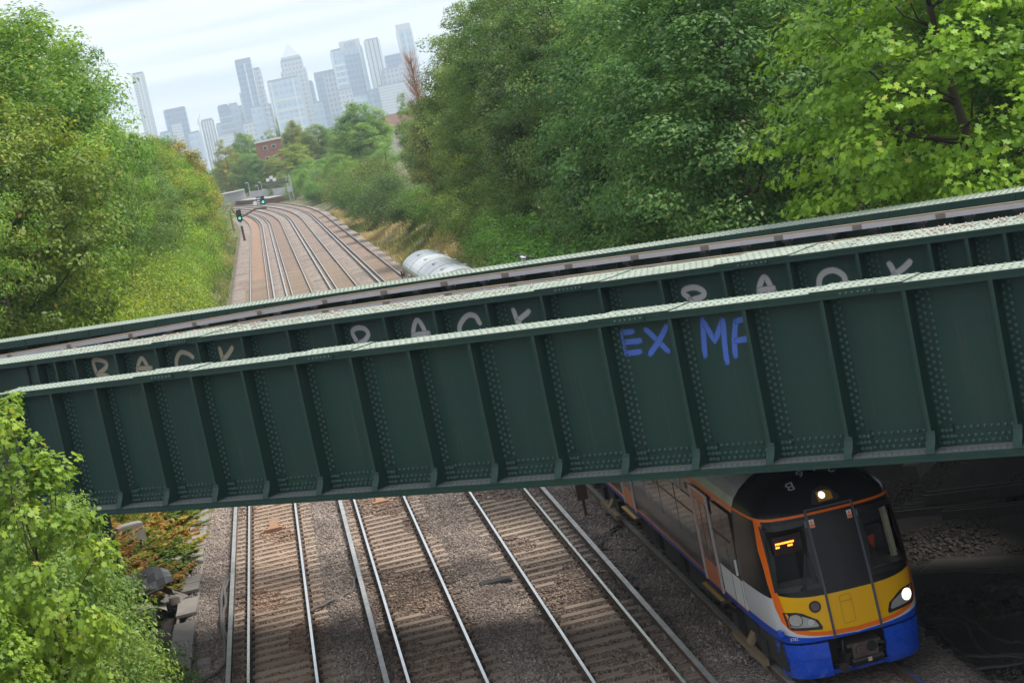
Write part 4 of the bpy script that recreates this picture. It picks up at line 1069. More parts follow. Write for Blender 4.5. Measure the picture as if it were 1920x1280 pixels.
for i, Y in enumerate((72, 92, 112, 130, 155, 185, 225, 270)):
    x = -15.5+rnd.uniform(-1, 1); z = tz(x, Y); tree(('oak_a','oak_c','oak_b')[i % 3], x, Y, z, (16.5,17.5,15,14,14,14,14,13.5)[i]-z, rnd.uniform(0, 6.28), tn(1.1,1.1,.9), 'broadleaf_tree', 'shaded tree, %s from the bridge in the back row opposite the train' % ORD[i], 'second row of trees on the bank opposite the train')
# low growth along the foot of that bank
for i, Y in enumerate(np.concatenate([np.arange(74, 160, 5.2), np.arange(160, 290, 16)])):
    u = -7.0+rnd.uniform(-.4,.35); x = u+float(bend(Y)); k = ('bush','bush_b')[i % 2]
    tree(k, x, float(Y), tz(x, Y), rnd.uniform(4.2, 6.6), rnd.uniform(0, 6.28), tn(1.7,1.65,.8,.18), 'bush', 'yellow-green bush, %s from the bridge along the bank foot opposite the train' % ORD[i], 'bushes along the bank foot opposite the train', .72, 'bush')
# bank beside the train
right = [(56,13.4,16.5,'big_a',(.85,1.0,.95)),(63,15.0,17,'big_b',(.85,1.0,.95)),(70,13.8,16.0,'big_a',(.8,.95,.95)),(80,14.3,17.5,'big_b',(.85,.98,1.0)),(91,14.2,18.0,'big_a',(.85,.98,1.0)),
 (103,14.6,18.2,'big_b',(.9,1.0,.95)),(116,15.0,18.6,'big_a',(1.0,1.05,.9)),(130,16.0,18.2,'oak_b',(1.15,1.12,.9)),(146,16.6,17.0,'oak_a',(1.2,1.12,.9)),(164,17.0,15.6,'oak_c',(1.15,1.1,.9)),
 (185,17.5,14.2,'oak_b',(1.1,1.1,.9)),(206,17.8,12.0,'oak_c',(1.0,1.05,.9))]
for ri, (Y, x, top, key, tint) in enumerate(right):
    z = tz(x, Y); lab = {'big_a': 'tall dark green tree', 'big_b': 'tall blue-green tree', 'oak_b': 'green tree flecked with yellow', 'oak_a': 'bright green tree', 'oak_c': 'rounded mid green tree'}[key]+', %s from the maple along the front of the wood' % ORD[ri]
    tree(key, x, Y, z, top-z, rnd.uniform(0, 6.28), tn(tint[0]*1.14, tint[1]*1.14, tint[2]*1.3), 'woodland_tree', lab, GR, 1.05)
for i, (Y, x) in enumerate(((50,23.5),(58,22),(68,21),(79,22.5),(92,21.5),(106,22),(122,22.5),(138,23),(56,28),(74,28),(94,29),(115,30))):
    z = tz(x, Y); tree(('big_a','big_b')[i % 2], x, Y, z, 19.5-z+rnd.uniform(-1, 2), rnd.uniform(0, 6.28), tn(1.0,1.18,1.05), 'woodland_tree', 'tall shaded tree deep in the wood, %s behind the front row' % ORD[i], 'trees deep in the wood behind the bridge', 1.1)
for i, (Y, x, H) in enumerate(((53,19.5,6.5),(55,16.6,6.0),(58,12.3,5.5),(66,12.0,6.2),(74,11.8,6.5),(83,12.2,6.0),(92,12.6,5.6),(102,13.0,5.0),(112,13.6,4.6),(122,14.2,4.2))):
    tree(('bush','bush_b')[i % 2], x, Y, tz(x, Y), H, rnd.uniform(0, 6.28), tn(1.3,1.5,1.1), 'bush', 'deep green undergrowth bush, %s along the foot of the wood from the bridge' % ORD[i], 'undergrowth below the tall wood', 1.0, 'bush')
mp_ = on_y((1765, 170), 46.5)
tree('maple', mp_[0]+.3, 46.5, 1.5, 14.4, 1.0, (1.3,1.5,.9), 'maple_tree', 'bright yellow-green maple with large lobed leaves overhanging the bridge', None, 1.0)
for i, (x, Y, H) in enumerate(((17.5,21,13),(18.5,12,13),(22,29,14))):  # added trees out of view, they shade the ground under the bridge
    z = tz(x, Y); tree(('big_a','big_b')[i % 2], x, Y, z, H, rnd.uniform(0, 6.28), tn(1.1,1.3,1.1), 'woodland_tree', 'unseen tall green tree added for shade short of the bridge, %s from the maple' % ORD[i], 'unseen shade trees added short of the bridge', 1.0)
# slope beyond the bridge: bushes and smaller trees, further off
slope = [(142,14.2,3.4,'bush',(1.0,1.1,.8)),(158,15.0,4.0,'bush_b',(1.2,1.2,.8)),(176,14.8,4.6,'bush',(1.1,1.15,.8)),(196,14.2,4.5,'bush',(.9,1.05,.9)),(218,13.6,5.6,'bush_b',(.85,1.0,.95)),(236,13.2,6.2,'bush',(.75,.95,.9)),
 (254,14.0,7.0,'bush_b',(1.1,1.15,.9)),(272,13.2,5.8,'bush',(.8,1.0,.95)),(292,13.4,6.0,'bush',(.95,1.05,1.0)),(315,12.6,5.5,'bush_b',(1.1,1.1,1.0)),(345,15.6,5.5,'bush',(1.5,1.45,.9)),(380,15.2,5.0,'bush_b',(1.6,1.5,.9))]
for i, (Y, x, H, k, tint) in enumerate(slope):
    tree(k, x, Y, tz(x, Y), H, rnd.uniform(0, 6.28), tn(*tint), 'bush', 'rounded green bush, %s along the dry grass slope from the train' % ORD[i], 'bushes on the dry grass slope', 1.15, 'bush')
def far_tree(px, wpx, Y, key, tint, label, name='distant_tree', grp=None):
    p = on_y(px, Y); z = tz(p[0], Y); H = p[2]-z; cm, tm, H0, rx = ARCH[key]; wd = (wpx*Y/FPX/2)/(rx*H/H0); tint = tuple(v*1.3 for v in tint)
    return tree(key, p[0], Y, z, H, rnd.uniform(0, 6.28), tint, name, label, grp, wd)
far_tree((665,196), 125, 400, 'round', (1.25,1.35,1.1), 'broad domed pale green tree standing against the towers')
far_tree((718,268), 62, 330, 'willow', (1.5,1.6,1.5), 'silvery feathery willow beside the domed tree')
far_tree((590,232), 80, 530, 'oak_c', (1.15,1.1,.8), 'olive green tree between the brick block and the domed tree')
far_tree((548,229), 70, 560, 'round', (1.6,1.2,.7), 'bronze tinted tree behind the olive tree below the towers')
far_tree((540,266), 90, 522, 'oak_a', (1.7,1.45,.8), 'yellow-green tree in front of the brick block')
far_tree((455,252), 80, 590, 'round', (1.2,1.25,.95), 'green crowned tree standing beside the brick block')
far_tree((500,245), 50, 620, 'oak_b', (1.6,1.2,.7), 'tawny tree rising behind the brick block')
far_tree((462,288), 84, 528, 'oak_c', (.85,1.0,.95), 'dark green tree behind the station platform')
far_tree((517,222), 14, 640, 'willow', (.6,.8,.8), 'narrow dark poplar-like tree against the tower bases')
far_tree((508,312), 64, 524, 'oak_b', (1.3,1.2,.9), 'pale green tree behind the station fence')
far_tree((628,290), 75, 350, 'oak_c', (1.2,1.25,1.0), 'light green tree below the domed tree')
far_tree((612,285), 60, 500, 'oak_a', (1.1,1.15,.95), 'mid green tree by the signal gantry')
far_tree((415,262), 60, 560, 'oak_b', (1.6,1.15,.7), 'russet topped tree at the end of the long row')
far_tree((755,175), 60, 250, 'oak_b', (1.25,1.2,.9), 'green tree with yellow sprays at the corner of the wood')
far_tree((700,225), 55, 420, 'oak_a', (1.3,1.25,.9), 'small green tree by the tiled roof')
for i, (px, wpx, Y_, k_) in enumerate((((598,300),60,490,'round'),((570,300),56,512,'oak_c'),((622,310),62,440,'round'),((556,335),46,500,'bush'),((655,325),80,365,'bush'),((585,330),52,478,'bush_b'),((640,270),70,455,'round'),((690,300),62,330,'bush_b'),((575,262),66,530,'round'),((612,340),50,425,'bush'))):
    far_tree(px, wpx, Y_, k_, tn(1.35,1.35,1.0,.2), 'pale green small tree, %s up the bank behind the gantry' % ORD[i], 'small_tree', 'small trees on the bank behind the gantry')
for i in range(26):      # more of the distant tree belt
    pxx = 400+i*15; far_tree((pxx+rnd.uniform(-6, 6), 300-(pxx-400)*.215+rnd.uniform(-4, 12)), 60, 650+rnd.uniform(-30, 160), ('oak_a','oak_c','round')[i % 3], tn(1.2,1.2,.9,.25), 'distant tree, %s in the belt below the towers from the signal post side' % ORD[i], 'distant_tree', 'belt of distant trees below the towers')
for i, Y in enumerate(np.arange(395, 540, 7.5)):
    u = float(foot_right(Y))+rnd.uniform(-1.5, 4.0); x = u+float(bend(Y)); tree(('bush','bush_b','round')[i % 3], x, float(Y), tz(x, Y), rnd.uniform(3.5, 6.5), rnd.uniform(0, 6.28), tn(1.35,1.35,1.0,.25), 'bush', 'leafy scrub bush, %s along the far bank behind the gantry' % ORD[i], 'scrub along the far bank', 1.1, 'bush')
# russet dead tree
M_RUSSET = simple('russet_twigs', (.42,.23,.17), .9); rs = np.random.default_rng(3); p = on_y((775, 140), 215); m = MB(); zg = tz(p[0], 215)
tp = p[2]+3.4
for i in range(420):
    a = rs.uniform(0, 6.28); h0 = rs.uniform(.35, .9); zz0 = zg+(tp-zg)*h0; r = rs.uniform(.5, 2.2)*(1.15-h0)+.4
    m.tube([(0,0,zz0-zg), (math.cos(a)*r*.5, math.sin(a)*r*.5, zz0-zg+r*.5), (math.cos(a)*r, math.sin(a)*r, zz0-zg+r*1.25+.4)], [.03,.02,.008], 3, cap=False)
dt_ = tag(empty('dead_tree', (p[0], 215, zg)), 'russet bare-twigged tree at the edge of the wood against the towers', 'tree')
m.build('twigs', M_RUSSET, dt_); MB().tube([(0,0,-.3),(0,0,(tp-zg)*.5),(0,0,(tp-zg)*.9)], [.2,.12,.03], 8).build('trunk', M_BARK, dt_)
# autumn sprays inside the wood
# near bank: foliage in front of the bridge's end
def near_tree(key, px_top, Y, tint, label, name, widen=1.0, cat='tree', dxy=(0,0), zb=None):
    p = on_y(px_top, Y); x = p[0]+dxy[0]; z = tz(x, Y) if zb is None else zb
    return tree(key, x, Y, z, p[2]-z, rnd.uniform(0, 6.28), tint, name, label, None, widen, cat)
near_tree('maple_sap', (-32, 688), 30, (1.15,1.2,.8), 'yellow-green maple sapling reaching up in front of the bridge end', 'maple_sapling', .8)
near_tree('maple_sap', (-125, 960), 30, (1.1,1.15,.8), 'bright maple sapling low in front of the fine-leaved shrubs', 'maple_sapling', .85)
near_tree('maple_sap', (-60, 1060), 28, (1.15,1.2,.8), 'lowest bright maple sapling with broad yellow-green leaves by the bank', 'maple_sapling', .75)
near_tree('shrub_near', (50, 895), 36, (1.5,1.5,1.25), 'tall fine-leaved green shrub against the bridge end', 'shrub', .62, 'shrub')
near_tree('shrub_near', (112, 975), 37, (1.55,1.55,1.35), 'fine-leaved green shrub leaning out towards the trough lids', 'shrub', .52, 'shrub')
near_tree('shrub_near', (10, 905), 35, (1.45,1.45,1.2), 'fine-leaved shrub behind the maple sapling', 'shrub', .9, 'shrub')
near_tree('shrub_near', (100, 1120), 36, (1.3,1.4,1.3), 'grey-green shrub below the leaning shrub', 'shrub', .75, 'shrub')
near_tree('bush_b', (255, 1215), 42, (1.0,1.25,.9), 'low dark green bush beside the trough lids', 'bush', 1.0, 'bush')

# grasses -------------------------------------------------------------
def grass(name, n, ufun, yr, hr, stops, label, seed):
    rs = np.random.default_rng(seed); Y = rs.uniform(*yr, n); u = ufun(rs, Y, n); keep_ = (np.sin(u*2.3+Y*.31)+np.sin(Y*.17-u)+rs.normal(0,.8,n)) > -.7
    Y, u = Y[keep_], u[keep_]; n = len(Y); x = u+bend(Y); z = terrain(u, Y)-.08; h = rs.uniform(*hr, n)*(.7+.3*np.sin(u*1.7+Y*.23)); wd = rs.uniform(.04,.11,n); a = rs.uniform(0, 6.28, n); ln = rs.normal(0,.28,(n,2))*h[:,None]
    A = np.stack([x-np.cos(a)*wd, Y-np.sin(a)*wd, z], -1); B = np.stack([x+np.cos(a)*wd, Y+np.sin(a)*wd, z], -1); C = np.stack([x+ln[:,0], Y+ln[:,1], z+h], -1)
    tint = np.clip(.5+.28*np.sin(u*.9+Y*.13)+.2*np.sin(Y*.07-u*.6)+rs.normal(0,.15,n), 0, 1)
    o_ = npmesh(name, np.stack([A,B,C],1).reshape(-1,3), np.arange(3*n).reshape(-1,3), leaf_mat(name+'_blades', stops, .25), attr=tint); tag(o_, label, 'grass', kind='stuff')
GOLD = [(0,(.13,.17,.045)),(.35,(.28,.27,.085)),(.6,(.48,.385,.17)),(1,(.64,.51,.28))]
grass('dry_grass', 75000, lambda rs, Y, n: foot_right(Y)+rs.uniform(-.3, 5.5, n)**1.0, (84, 330), (.35, .95), GOLD, 'dry golden grass on the slope beyond the train', 21)
grass('bank_grass', 45000, lambda rs, Y, n: -4.75-rs.uniform(0, 2.6, n), (76, 310), (.3, .8), [(0,(.12,.18,.05)),(.4,(.22,.28,.08)),(.75,(.36,.34,.12)),(1,(.52,.42,.2))], 'green and straw coloured grass at the foot of the tall tree row', 22)
# bracken under the bridge
rs = np.random.default_rng(31); C = []; NN = []; TT = []; 
for i in range(1100):
    u = rs.uniform(-8.4, -4.65); Y = rs.uniform(50, 72)
    if u > -5.4 and Y < 55: continue
    z = float(terrain(u, Y)); a = rs.uniform(0, 6.28); L = rs.uniform(.7, 1.4); tb = np.clip(.42+.40*math.sin(u*1.6+Y*.75)+rs.normal(0,.2), 0, 1)
    for s_ in np.linspace(.15, 1, 16):
        hz_ = z+L*(1.1*s_-.55*s_*s_); cx_, cy__ = u+math.cos(a)*L*s_*.9, Y+math.sin(a)*L*s_*.9
        for sd_ in (-1, 1):
            wl = (1-s_)*.28+.05
            C.append((cx_-math.sin(a)*sd_*wl*.6, cy__+math.cos(a)*sd_*wl*.6, hz_)); NN.append((rs.normal(0,.3), rs.normal(0,.3), 1)); TT.append(np.clip(tb+rs.normal(0,.1), 0, 1))
V, F, n = leaf_cards(np.array(C), np.array(NN), .24, rs, False, .4)
tag(npmesh('bracken', V, F, leaf_mat('bracken_fronds', [(0,(.10,.17,.03)),(.35,(.26,.29,.04)),(.6,(.46,.30,.06)),(1,(.46,.22,.09))], .3), attr=np.array(TT)), 'green, gold and rust coloured bracken on the bank under the bridge end', 'bracken', kind='stuff')
# ================================================================== skyline
def facade(name, wall, glass, fx, fz, wx=.55, wz=.55, var=.2):
    t = NT(name); o = t.obj(); sx = t.n('ShaderNodeSeparateXYZ', {0: o})
    h = t.math('ADD', sx.outputs[0], sx.outputs[1])
    a = t.math('LESS_THAN', t.math('FRACT', t.math('DIVIDE', h, fx)), wx); b = t.math('LESS_THAN', t.math('FRACT', t.math('DIVIDE', sx.outputs[2], fz)), wz)
    wn = t.n('ShaderNodeTexWhiteNoise', {'Vector': t.n('ShaderNodeVectorMath', {0: o, 1: (fx, fx, fz)}, operation='SNAP').outputs[0]}).outputs[0]
    g = t.mix(t.math('MULTIPLY', wn, var*2), glass, tuple(min(1, x*1.8) for x in glass))
    t.set(t.mix(t.math('MULTIPLY', a, b), wall, g), .35); return t.m
FA = {'white': facade('white_flats', (.55,.57,.60), (.10,.15,.23), 4, 6, .5, .5), 'glass': facade('blue_glass', (.16,.25,.42), (.05,.10,.24), 9, 12, .8, .7), 'grey': facade('stone_grid', (.40,.41,.45), (.07,.11,.20), 9, 11, .5, .55),
      'pink': facade('pinkish_panels', (.34,.25,.27), (.12,.11,.15), 6, 60, .5, .9), 'steel': facade('pale_steel_grid', (.50,.50,.53), (.12,.16,.25), 8, 10, .5, .5), 'stripe': facade('vertical_fins', (.62,.64,.66), (.09,.12,.18), 9, 400, .5, .98), 'pale': facade('pale_glass', (.40,.50,.62), (.20,.32,.48), 11, 14, .7, .6)}
M_PALE = simple('pale_cladding', (.55,.57,.6), .5, var=.1); M_DKTOP = simple('plant_screen', (.16,.19,.26), .6, var=.1); M_TRIM = simple('white_edge_trim', (.7,.72,.74), .5, var=.05)
def Z1(x, y): return (x/2.742+200, y/2.742)
ZG = -28
def tower(pl, pr, Y, mat, label, depth=None, crown=None, trim=None, extra=None, name='skyscraper'):
    a = on_y(Z1(*pl), Y); b = on_y(Z1(*pr), Y); W = b[0]-a[0]; zt = (a[2]+b[2])/2; D = depth or max(W*.8, 22); cx = (a[0]+b[0])/2
    rt = tag(empty(name, (cx, Y, ZG)), label, 'skyscraper'); H = zt-ZG
    ch = crown[1] if crown else 0
    MB().box(-W/2, W/2, 0, D, 0, H-ch).build('tower_body', FA[mat], rt)
    if crown: MB().box(-W/2+crown[2], W/2-crown[2], crown[2], D-crown[2], H-ch+.01, H).build('tower_top', crown[0], rt)
    else: MB().box(-W/2+2, W/2-2, 2, D-2, H+.01, H+4).build('roof_plant', M_DKTOP, rt)
    if trim:
        for x in trim: MB().box(x*W-1.3, x*W+1.3, -1.2, -.02, 0, H-ch-.5).build('edge_fin', M_TRIM, rt)
    if extra: extra(rt, W, D, H)
    return rt
def bands(rt, W, D, H):
    for k in range(int((H-60)/14)): MB().box(-W/2-1.5, W/2+1.5, -1.5, D, 50+k*14, 50+k*14+2.2).build('balcony_band', M_TRIM, rt)
def ledges(rt, W, D, H):
    for k in range(int((H-40)/12)): MB().box(W*.1, W/2+2.0, -2.0, D*.6, 40+k*12, 40+k*12+2.5).build('balcony_band', M_TRIM, rt)
tower((127,388),(190,376),4450,'white','slender pale residential tower standing apart from the cluster', 26, trim=(-.12,.14))
tower((290,578),(405,553),4420,'glass','broad bluish glass block with white corner edge and roof line', 34, trim=(-.49,.49), extra=lambda r_,W,D,H: MB().box(-W*.14, W*.06, -1.0, -.01, 20, H-4).build('glass_bay', M_DKTOP, r_))
tower((482,628),(548,615),4300,'pink','short pinkish tower with vertical stripes', 22, trim=(-.3,-.1,.1,.3))
tower((568,553),(626,543),4420,'glass','dark fronted half of the paired mid-height block', 26, extra=bands)
tower((624,545),(674,534),4440,'pale','pale glass half of the paired mid-height block', 26)
tower((655,312),(738,293),4380,'glass','tall blue tower with dark crown and stepped flank', 32, crown=(M_DKTOP, 10, .5), trim=(.05,.48), extra=lambda r_,W,D,H: MB().box(-W/2-5, -W/2-.01, 3, D-3, 0, H*.72).build('stepped_wing', FA['steel'], r_))
tower((745,362),(790,354),4400,'steel','ribbed balcony tower leaning close behind the tall blue one', 28, extra=ledges)
tower((823,428),(985,394),4250,'pale','broad pale blue bank headquarters block', 40, trim=(-.485,-.40,.30), extra=lambda r_,W,D,H: [MB().box(-W/2+4, W/2-2, -.8, -.01, 30+i*22, 30+i*22+6).build('spandrel_band', M_PALE, r_) for i in range(int((H-50)/22))])
def pyramid(rt, W, D, H):
    MB().box(-W/2+3, W/2-3, 3, D-3, H+.01, H+9).build('shoulder', FA['steel'], rt)
    m = MB(); h = 32; b = [(-W/2+5, 5), (W/2-5, 5), (W/2-5, D-5), (-W/2+5, D-5)]
    m.add([(x, y, H+9.01) for x, y in b]+[(0, D/2, H+9+h)], [(0,1,4),(1,2,4),(2,3,4),(3,0,4),(3,2,1,0)]); m.build('pyramid_roof', M_PALE, rt)
    MB().box(-W/2-4, W/2+4, -4, D+4, 0, H-22).build('wider_shaft', FA['steel'], rt)
    for x in (-W/2+4, W/2-4): MB().box(x-1.2, x+1.2, -5.2, -4.01, 0, H-22).build('corner_pier', M_PALE, rt)
tower((893,322),(1003,298),4520,'steel','tall stone-grey tower topped by a pyramid roof', 46, extra=pyramid)
tower((1065,372),(1205,350),4400,'grey','square grey gridded office block with dark flank', 44, crown=(M_DKTOP, 8, .4), extra=lambda r_,W,D,H: [MB().box(-W/2-.8, -W*.22, -1.2, -.01, 0, H-9).build('dark_flank', FA['glass'], r_), MB().box(-W*.02, W*.30, -9, -.02, 0, H*.52).build('lower_wing', FA['pale'], r_)])
ct = tower((1150,266),(1312,238),4330,'pale','tall glass bank tower carrying a logo sign at its top', 46, trim=(-.48,.40), extra=lambda r_,W,D,H: [MB().box(-W*.18, W*.46, -.8, 30, H+.01, H+17).build('sign_box', M_PALE, r_), MB().box(-W*.10, W*.40, -1.0, -.01, 30, H-14).build('glass_front', FA['glass'], r_)]+[MB().box(-W*.46, -W*.14, -1.4, -.01, 60+i*13, 60+i*13+4).build('louvre_band', M_TRIM, r_) for i in range(int((H-70)/13))])
Hc = on_y(Z1(1230, 252), 4330)[2]-ZG
text('logo_sign', 'citi', 21, Matrix.Translation((9, -1.6, Hc+8.5))@Matrix.Rotation(R(90), 4, 'X'), simple('sign_blue', (.12,.18,.42), .5), ct, .4)
tower((1325,216),(1400,199),4300,'stripe','white tower with strong vertical fins', 34, extra=lambda r_,W,D,H: [MB().box(-W/2+(i+.2)*W/7, -W/2+(i+.55)*W/7, -1.6, -.01, 0, H+2).build('vertical_fin', M_TRIM, r_) for i in range(7)])
tower((1484,132),(1560,113),4350,'pale','tall slim glass tower rising behind the russet tree', 32, trim=(-.45,.0,.45), crown=(M_PALE, 14, 1.5))
tower((1430,296),(1525,280),4500,'glass','flat-topped dark glass block beside the finned tower', 40)
tower((1418,362),(1500,350),4280,'grey','low grey office block in front of the flat-topped block', 36)
tower((1395,440),(1560,425),4200,'white','pale low-rise offices at the foot of the towers', 40)
tower((1345,470),(1420,458),4220,'glass','small dark block at the foot of the finned tower', 30)
tower((1060,535),(1110,527),4350,'pale','small pale block between the pyramid tower and the grey block', 26)
tower((575,700),(650,690),4150,'white','white low building at the foot of the tall blue tower', 30)
tower((560,645),(600,638),4480,'pale','faint pale slab behind the paired block', 24)
tower((270,690),(330,680),4400,'pale','low pale block beside the slender tower', 24)
tower((688,590),(712,586),4450,'glass','narrow dark slab beside the tall blue tower', 20)
tower((820,545),(850,540),4450,'pink','narrow brownish slab beside the ribbed balcony tower', 20)
for i, (pl, pr, Yt, mt, lab) in enumerate((((640,560),(700,552),4470,'pale','pale block tucked behind the paired block'),((700,640),(760,632),4200,'steel','low gridded block below the tall blue tower'),((860,560),(900,553),4480,'glass','dark slab edge behind the bank headquarters'),((1010,430),(1060,422),4550,'glass','blue slab between the pyramid tower and the grey block'),
    ((1190,470),(1260,458),4260,'steel','gridded mid-height block below the bank tower'),((1270,500),(1340,488),4240,'pale','pale glass mid-height block below the bank tower'),((1500,330),(1580,315),4480,'steel','gridded block half hidden by the russet tree'),((330,640),(380,632),4300,'white','white low block under the broad bluish one'),((420,690),(480,680),4250,'pale','low pale block near the crane foot'),((740,560),(800,548),4260,'pale','pale mid-height block below the ribbed tower'))):
    tower(pl, pr, Yt, mt, lab, 26)
p = on_y(Z1(465, 590), 4400); cr = tag(empty('tower_crane', (p[0], 4400, ZG)), 'thin white tower crane between the low towers', 'crane'); m = MB(); m.bar((0,0,0), (0,0,p[2]-ZG-8), 3, 3); m.build('mast', M_TRIM, cr); MB().bar((-4,0,p[2]-ZG-22), (6,0,p[2]-ZG), 2, 2).build('jib', M_TRIM, cr)

# nearer buildings --------------------------------------------------------
M_BRK = simple('red_brick', (.30,.15,.11), .9, var=.2, scale=3); M_RTILE = simple('brown_roof_tiles', (.17,.105,.085), .9, var=.25, scale=2); M_WFR = simple('white_window_frame', (.7,.7,.7), .5)
t = NT('window_pane'); t.set((.05,.06,.07), .1); M_PANE = t.m
Y = 540; a = on_y((487, 268), Y); b = on_y((517, 262), Y); zb = tz(a[0], Y)
bb = tag(empty('brick_block', ((a[0]+b[0])/2, Y, zb)), 'red brick flat-roofed block of flats among the trees', 'building'); W = (b[0]-a[0])+2.5; H = a[2]-zb
MB().box(-W/2, W/2, 0, 9, 0, H).build('wall', M_BRK, bb); MB().box(-W/2-.2, W/2+.2, -.2, 9.2, H+.002, H+.5).build('roof_edge', M_WFR, bb)
for i in range(2):
    for j in range(3):
        w_ = MB().box(-1.6+i*2.3, -.5+i*2.3, -.08, -.004, H-2.2-j*2.9, H-1.1-j*2.9).build('window', M_WFR, bb); MB().box(-1.5+i*2.3, -.6+i*2.3, -.12, -.085, H-2.1-j*2.9, H-1.2-j*2.9).build('pane', M_PANE, w_)
Y = 470; a = on_y((728, 222), Y); b = on_y((765, 214), Y); zb = tz(a[0], Y)
hh = tag(empty('house', ((a[0]+b[0])/2, Y, zb)), 'house with brown tiled roof showing above the trees', 'house'); W = (b[0]-a[0])+3; H = a[2]-zb-2.2
MB().box(-W/2, W/2, 0, 8, 0, H).build('wall', simple('cream_render', (.5,.46,.42), .9), hh); MB().prism([(-.5, H), (4, H+3.0), (8.5, H)], 'x', -W/2-.3, W/2+.3).build('roof', M_RTILE, hh)
MB().box(-W*.2, W*.1, -.05, -.004, H-2, H-.6).build('window', M_PANE, hh)

# station, gantry, signals ---------------------------------------------------
M_GALV = simple('galvanised_steel', (.45,.47,.49), .5, .3, var=.15); M_PLAT = simple('platform_concrete', (.34,.32,.31), .9); M_SBLACK = simple('signal_black', (.012,.012,.013), .5); M_TIMBER = simple('brown_timber_post', (.10,.062,.042), .9, var=.3, scale=4)
M_GRN = emis('green_signal_light', (.08, .85, .58), 1.3)
Yp = 505; a = on_z(Zs := (420+230/8, 300+612/8), 1.0); b = on_z((420+690/8, 300+570/8), 1.0)
pf = tag(empty('station_platform', (a[0], a[1], -.4)), 'station platform with pale edge beyond the curve of the tracks', 'platform')
d_ = Vector((b[0]-a[0], b[1]-a[1], 0)); L = d_.length; pf.rotation_euler = (0, 0, math.atan2(d_.y, d_.x))
MB().box(-8, L, 0, 5, 0, 1.3).build('platform_wall', M_TIMBER, pf); MB().box(-8, L, -.1, 5, 1.301, 1.42).build('platform_edge', M_PLAT, pf)
fen = None
for i in range(int((L+8)/1.9)):
    if fen is None:
        m = MB().box(0, 1.8, 4.2, 4.25, 1.5, 1.6).box(0, 1.8, 4.2, 4.25, 2.9, 3.0)
        for q in range(9): m.box(.05+q*.2, .17+q*.2, 4.19, 4.26, 1.42, 3.1)
        fen = m.build('fence_panel', M_GALV, pf); ob = fen
    else: ob = inst(fen, 'fence_panel', parent=pf)
    ob.location = (-8+i*1.9, 0, 0)
for i, (px_t, px_b) in enumerate((((366,343),(405,550)),((540,338),(590,520)),((515,380),(535,520)),((690,390),(740,560)),((620,440),(640,520)))):
    bt_ = on_y((420+px_b[0]/8, 300+px_b[1]/8), 512); tt_ = on_y((420+px_t[0]/8, 300+px_t[1]/8), 512)
    lp = tag(empty('lamp_post', (bt_[0], 512, .9)), ('tall lamp post by the platform fence', 'tallest lamp post over the platform', 'short lamp post on the platform', 'stout pale post at the platform end', 'short pale post between the lamp posts')[i], 'lamp post')
    hgt = tt_[2]-.9; MB().tube([(0,0,0),(0,0,hgt)], [.12,.07], 8).build('post', M_GALV, lp); MB().box(-.75, .1, -.1, .1, hgt, hgt+.14).build('lamp_head', M_TRIM, lp)
sh = on_y((420+200/8, 300+520/8), 516); sr = tag(empty('platform_shelter', (sh[0]-1, 516, .95)), 'small white and glass shelter on the platform by the trees', 'shelter')
MB().box(-3, 3, 0, 2.2, 2.5, 2.75).build('roof', M_TRIM, sr); MB().box(-3, 3, 2.1, 2.2, 0, 2.49).build('back_wall', M_GALV, sr)
for x in (-2.9, 2.8): MB().box(x, x+.1, 0, .1, 0, 2.49).build('post', M_GALV, sr)
# lattice gantry
gb = on_z((548, 373), 0); gx, gy = gb[0], gb[1]; gt = on_y((540, 335), gy); ge = on_y((498, 347), gy); HG = gt[2]
ga = tag(empty('signal_gantry', (gx, gy, -.3)), 'grey lattice cantilever gantry reaching out over the curving tracks', 'gantry')
m = MB(); hw = .45
for ex in (-hw, hw):
    for ey in (-hw, hw): m.bar((ex, ey, 0), (ex, ey, HG+1.2), .2, .2)
for k in range(10):
    z0 = k*(HG+1)/10; z1 = (k+1)*(HG+1)/10; s_ = 1 if k % 2 else -1
    m.bar((-hw*s_, -hw, z0), (hw*s_, -hw, z1), .11, .11); m.bar((-hw, -hw*s_, z0), (-hw, hw*s_, z1), .11, .11)
m.build('lattice_post', M_GALV, ga)
BL = ge[0]-gx; m = MB()
for ez in (0, .9):
    for ey in (-hw, hw): m.bar((0, ey, HG-.5+ez), (BL, ey, HG-.5+ez), .2, .2)
for k in range(12):
    x0 = BL*k/12; x1 = BL*(k+1)/12; m.bar((x0, -hw, HG-.5 if k % 2 else HG+.4), (x1, -hw, HG+.4 if k % 2 else HG-.5), .11, .11)
m.box(BL, 0, -hw-.12, -hw-.06, HG-.5, HG-.05); m.box(BL, 0, -hw-.06, hw, HG-.62, HG-.56); m.build('lattice_boom', simple('dark_lattice', (.10,.095,.10), .7), ga)
for x, z in ((BL+.7, .9), (BL+1.6, 1.3), (BL+2.2, .7)): MB().box(x-.4, x+.4, -.62, -.52, HG+z-.3, HG+z+.4).build('sign_plate', M_TRIM, ga)
MB().box(-.7, .5, -.75, -.5, 2.0, 3.4).build('equipment_cabinet', M_GALV, ga)
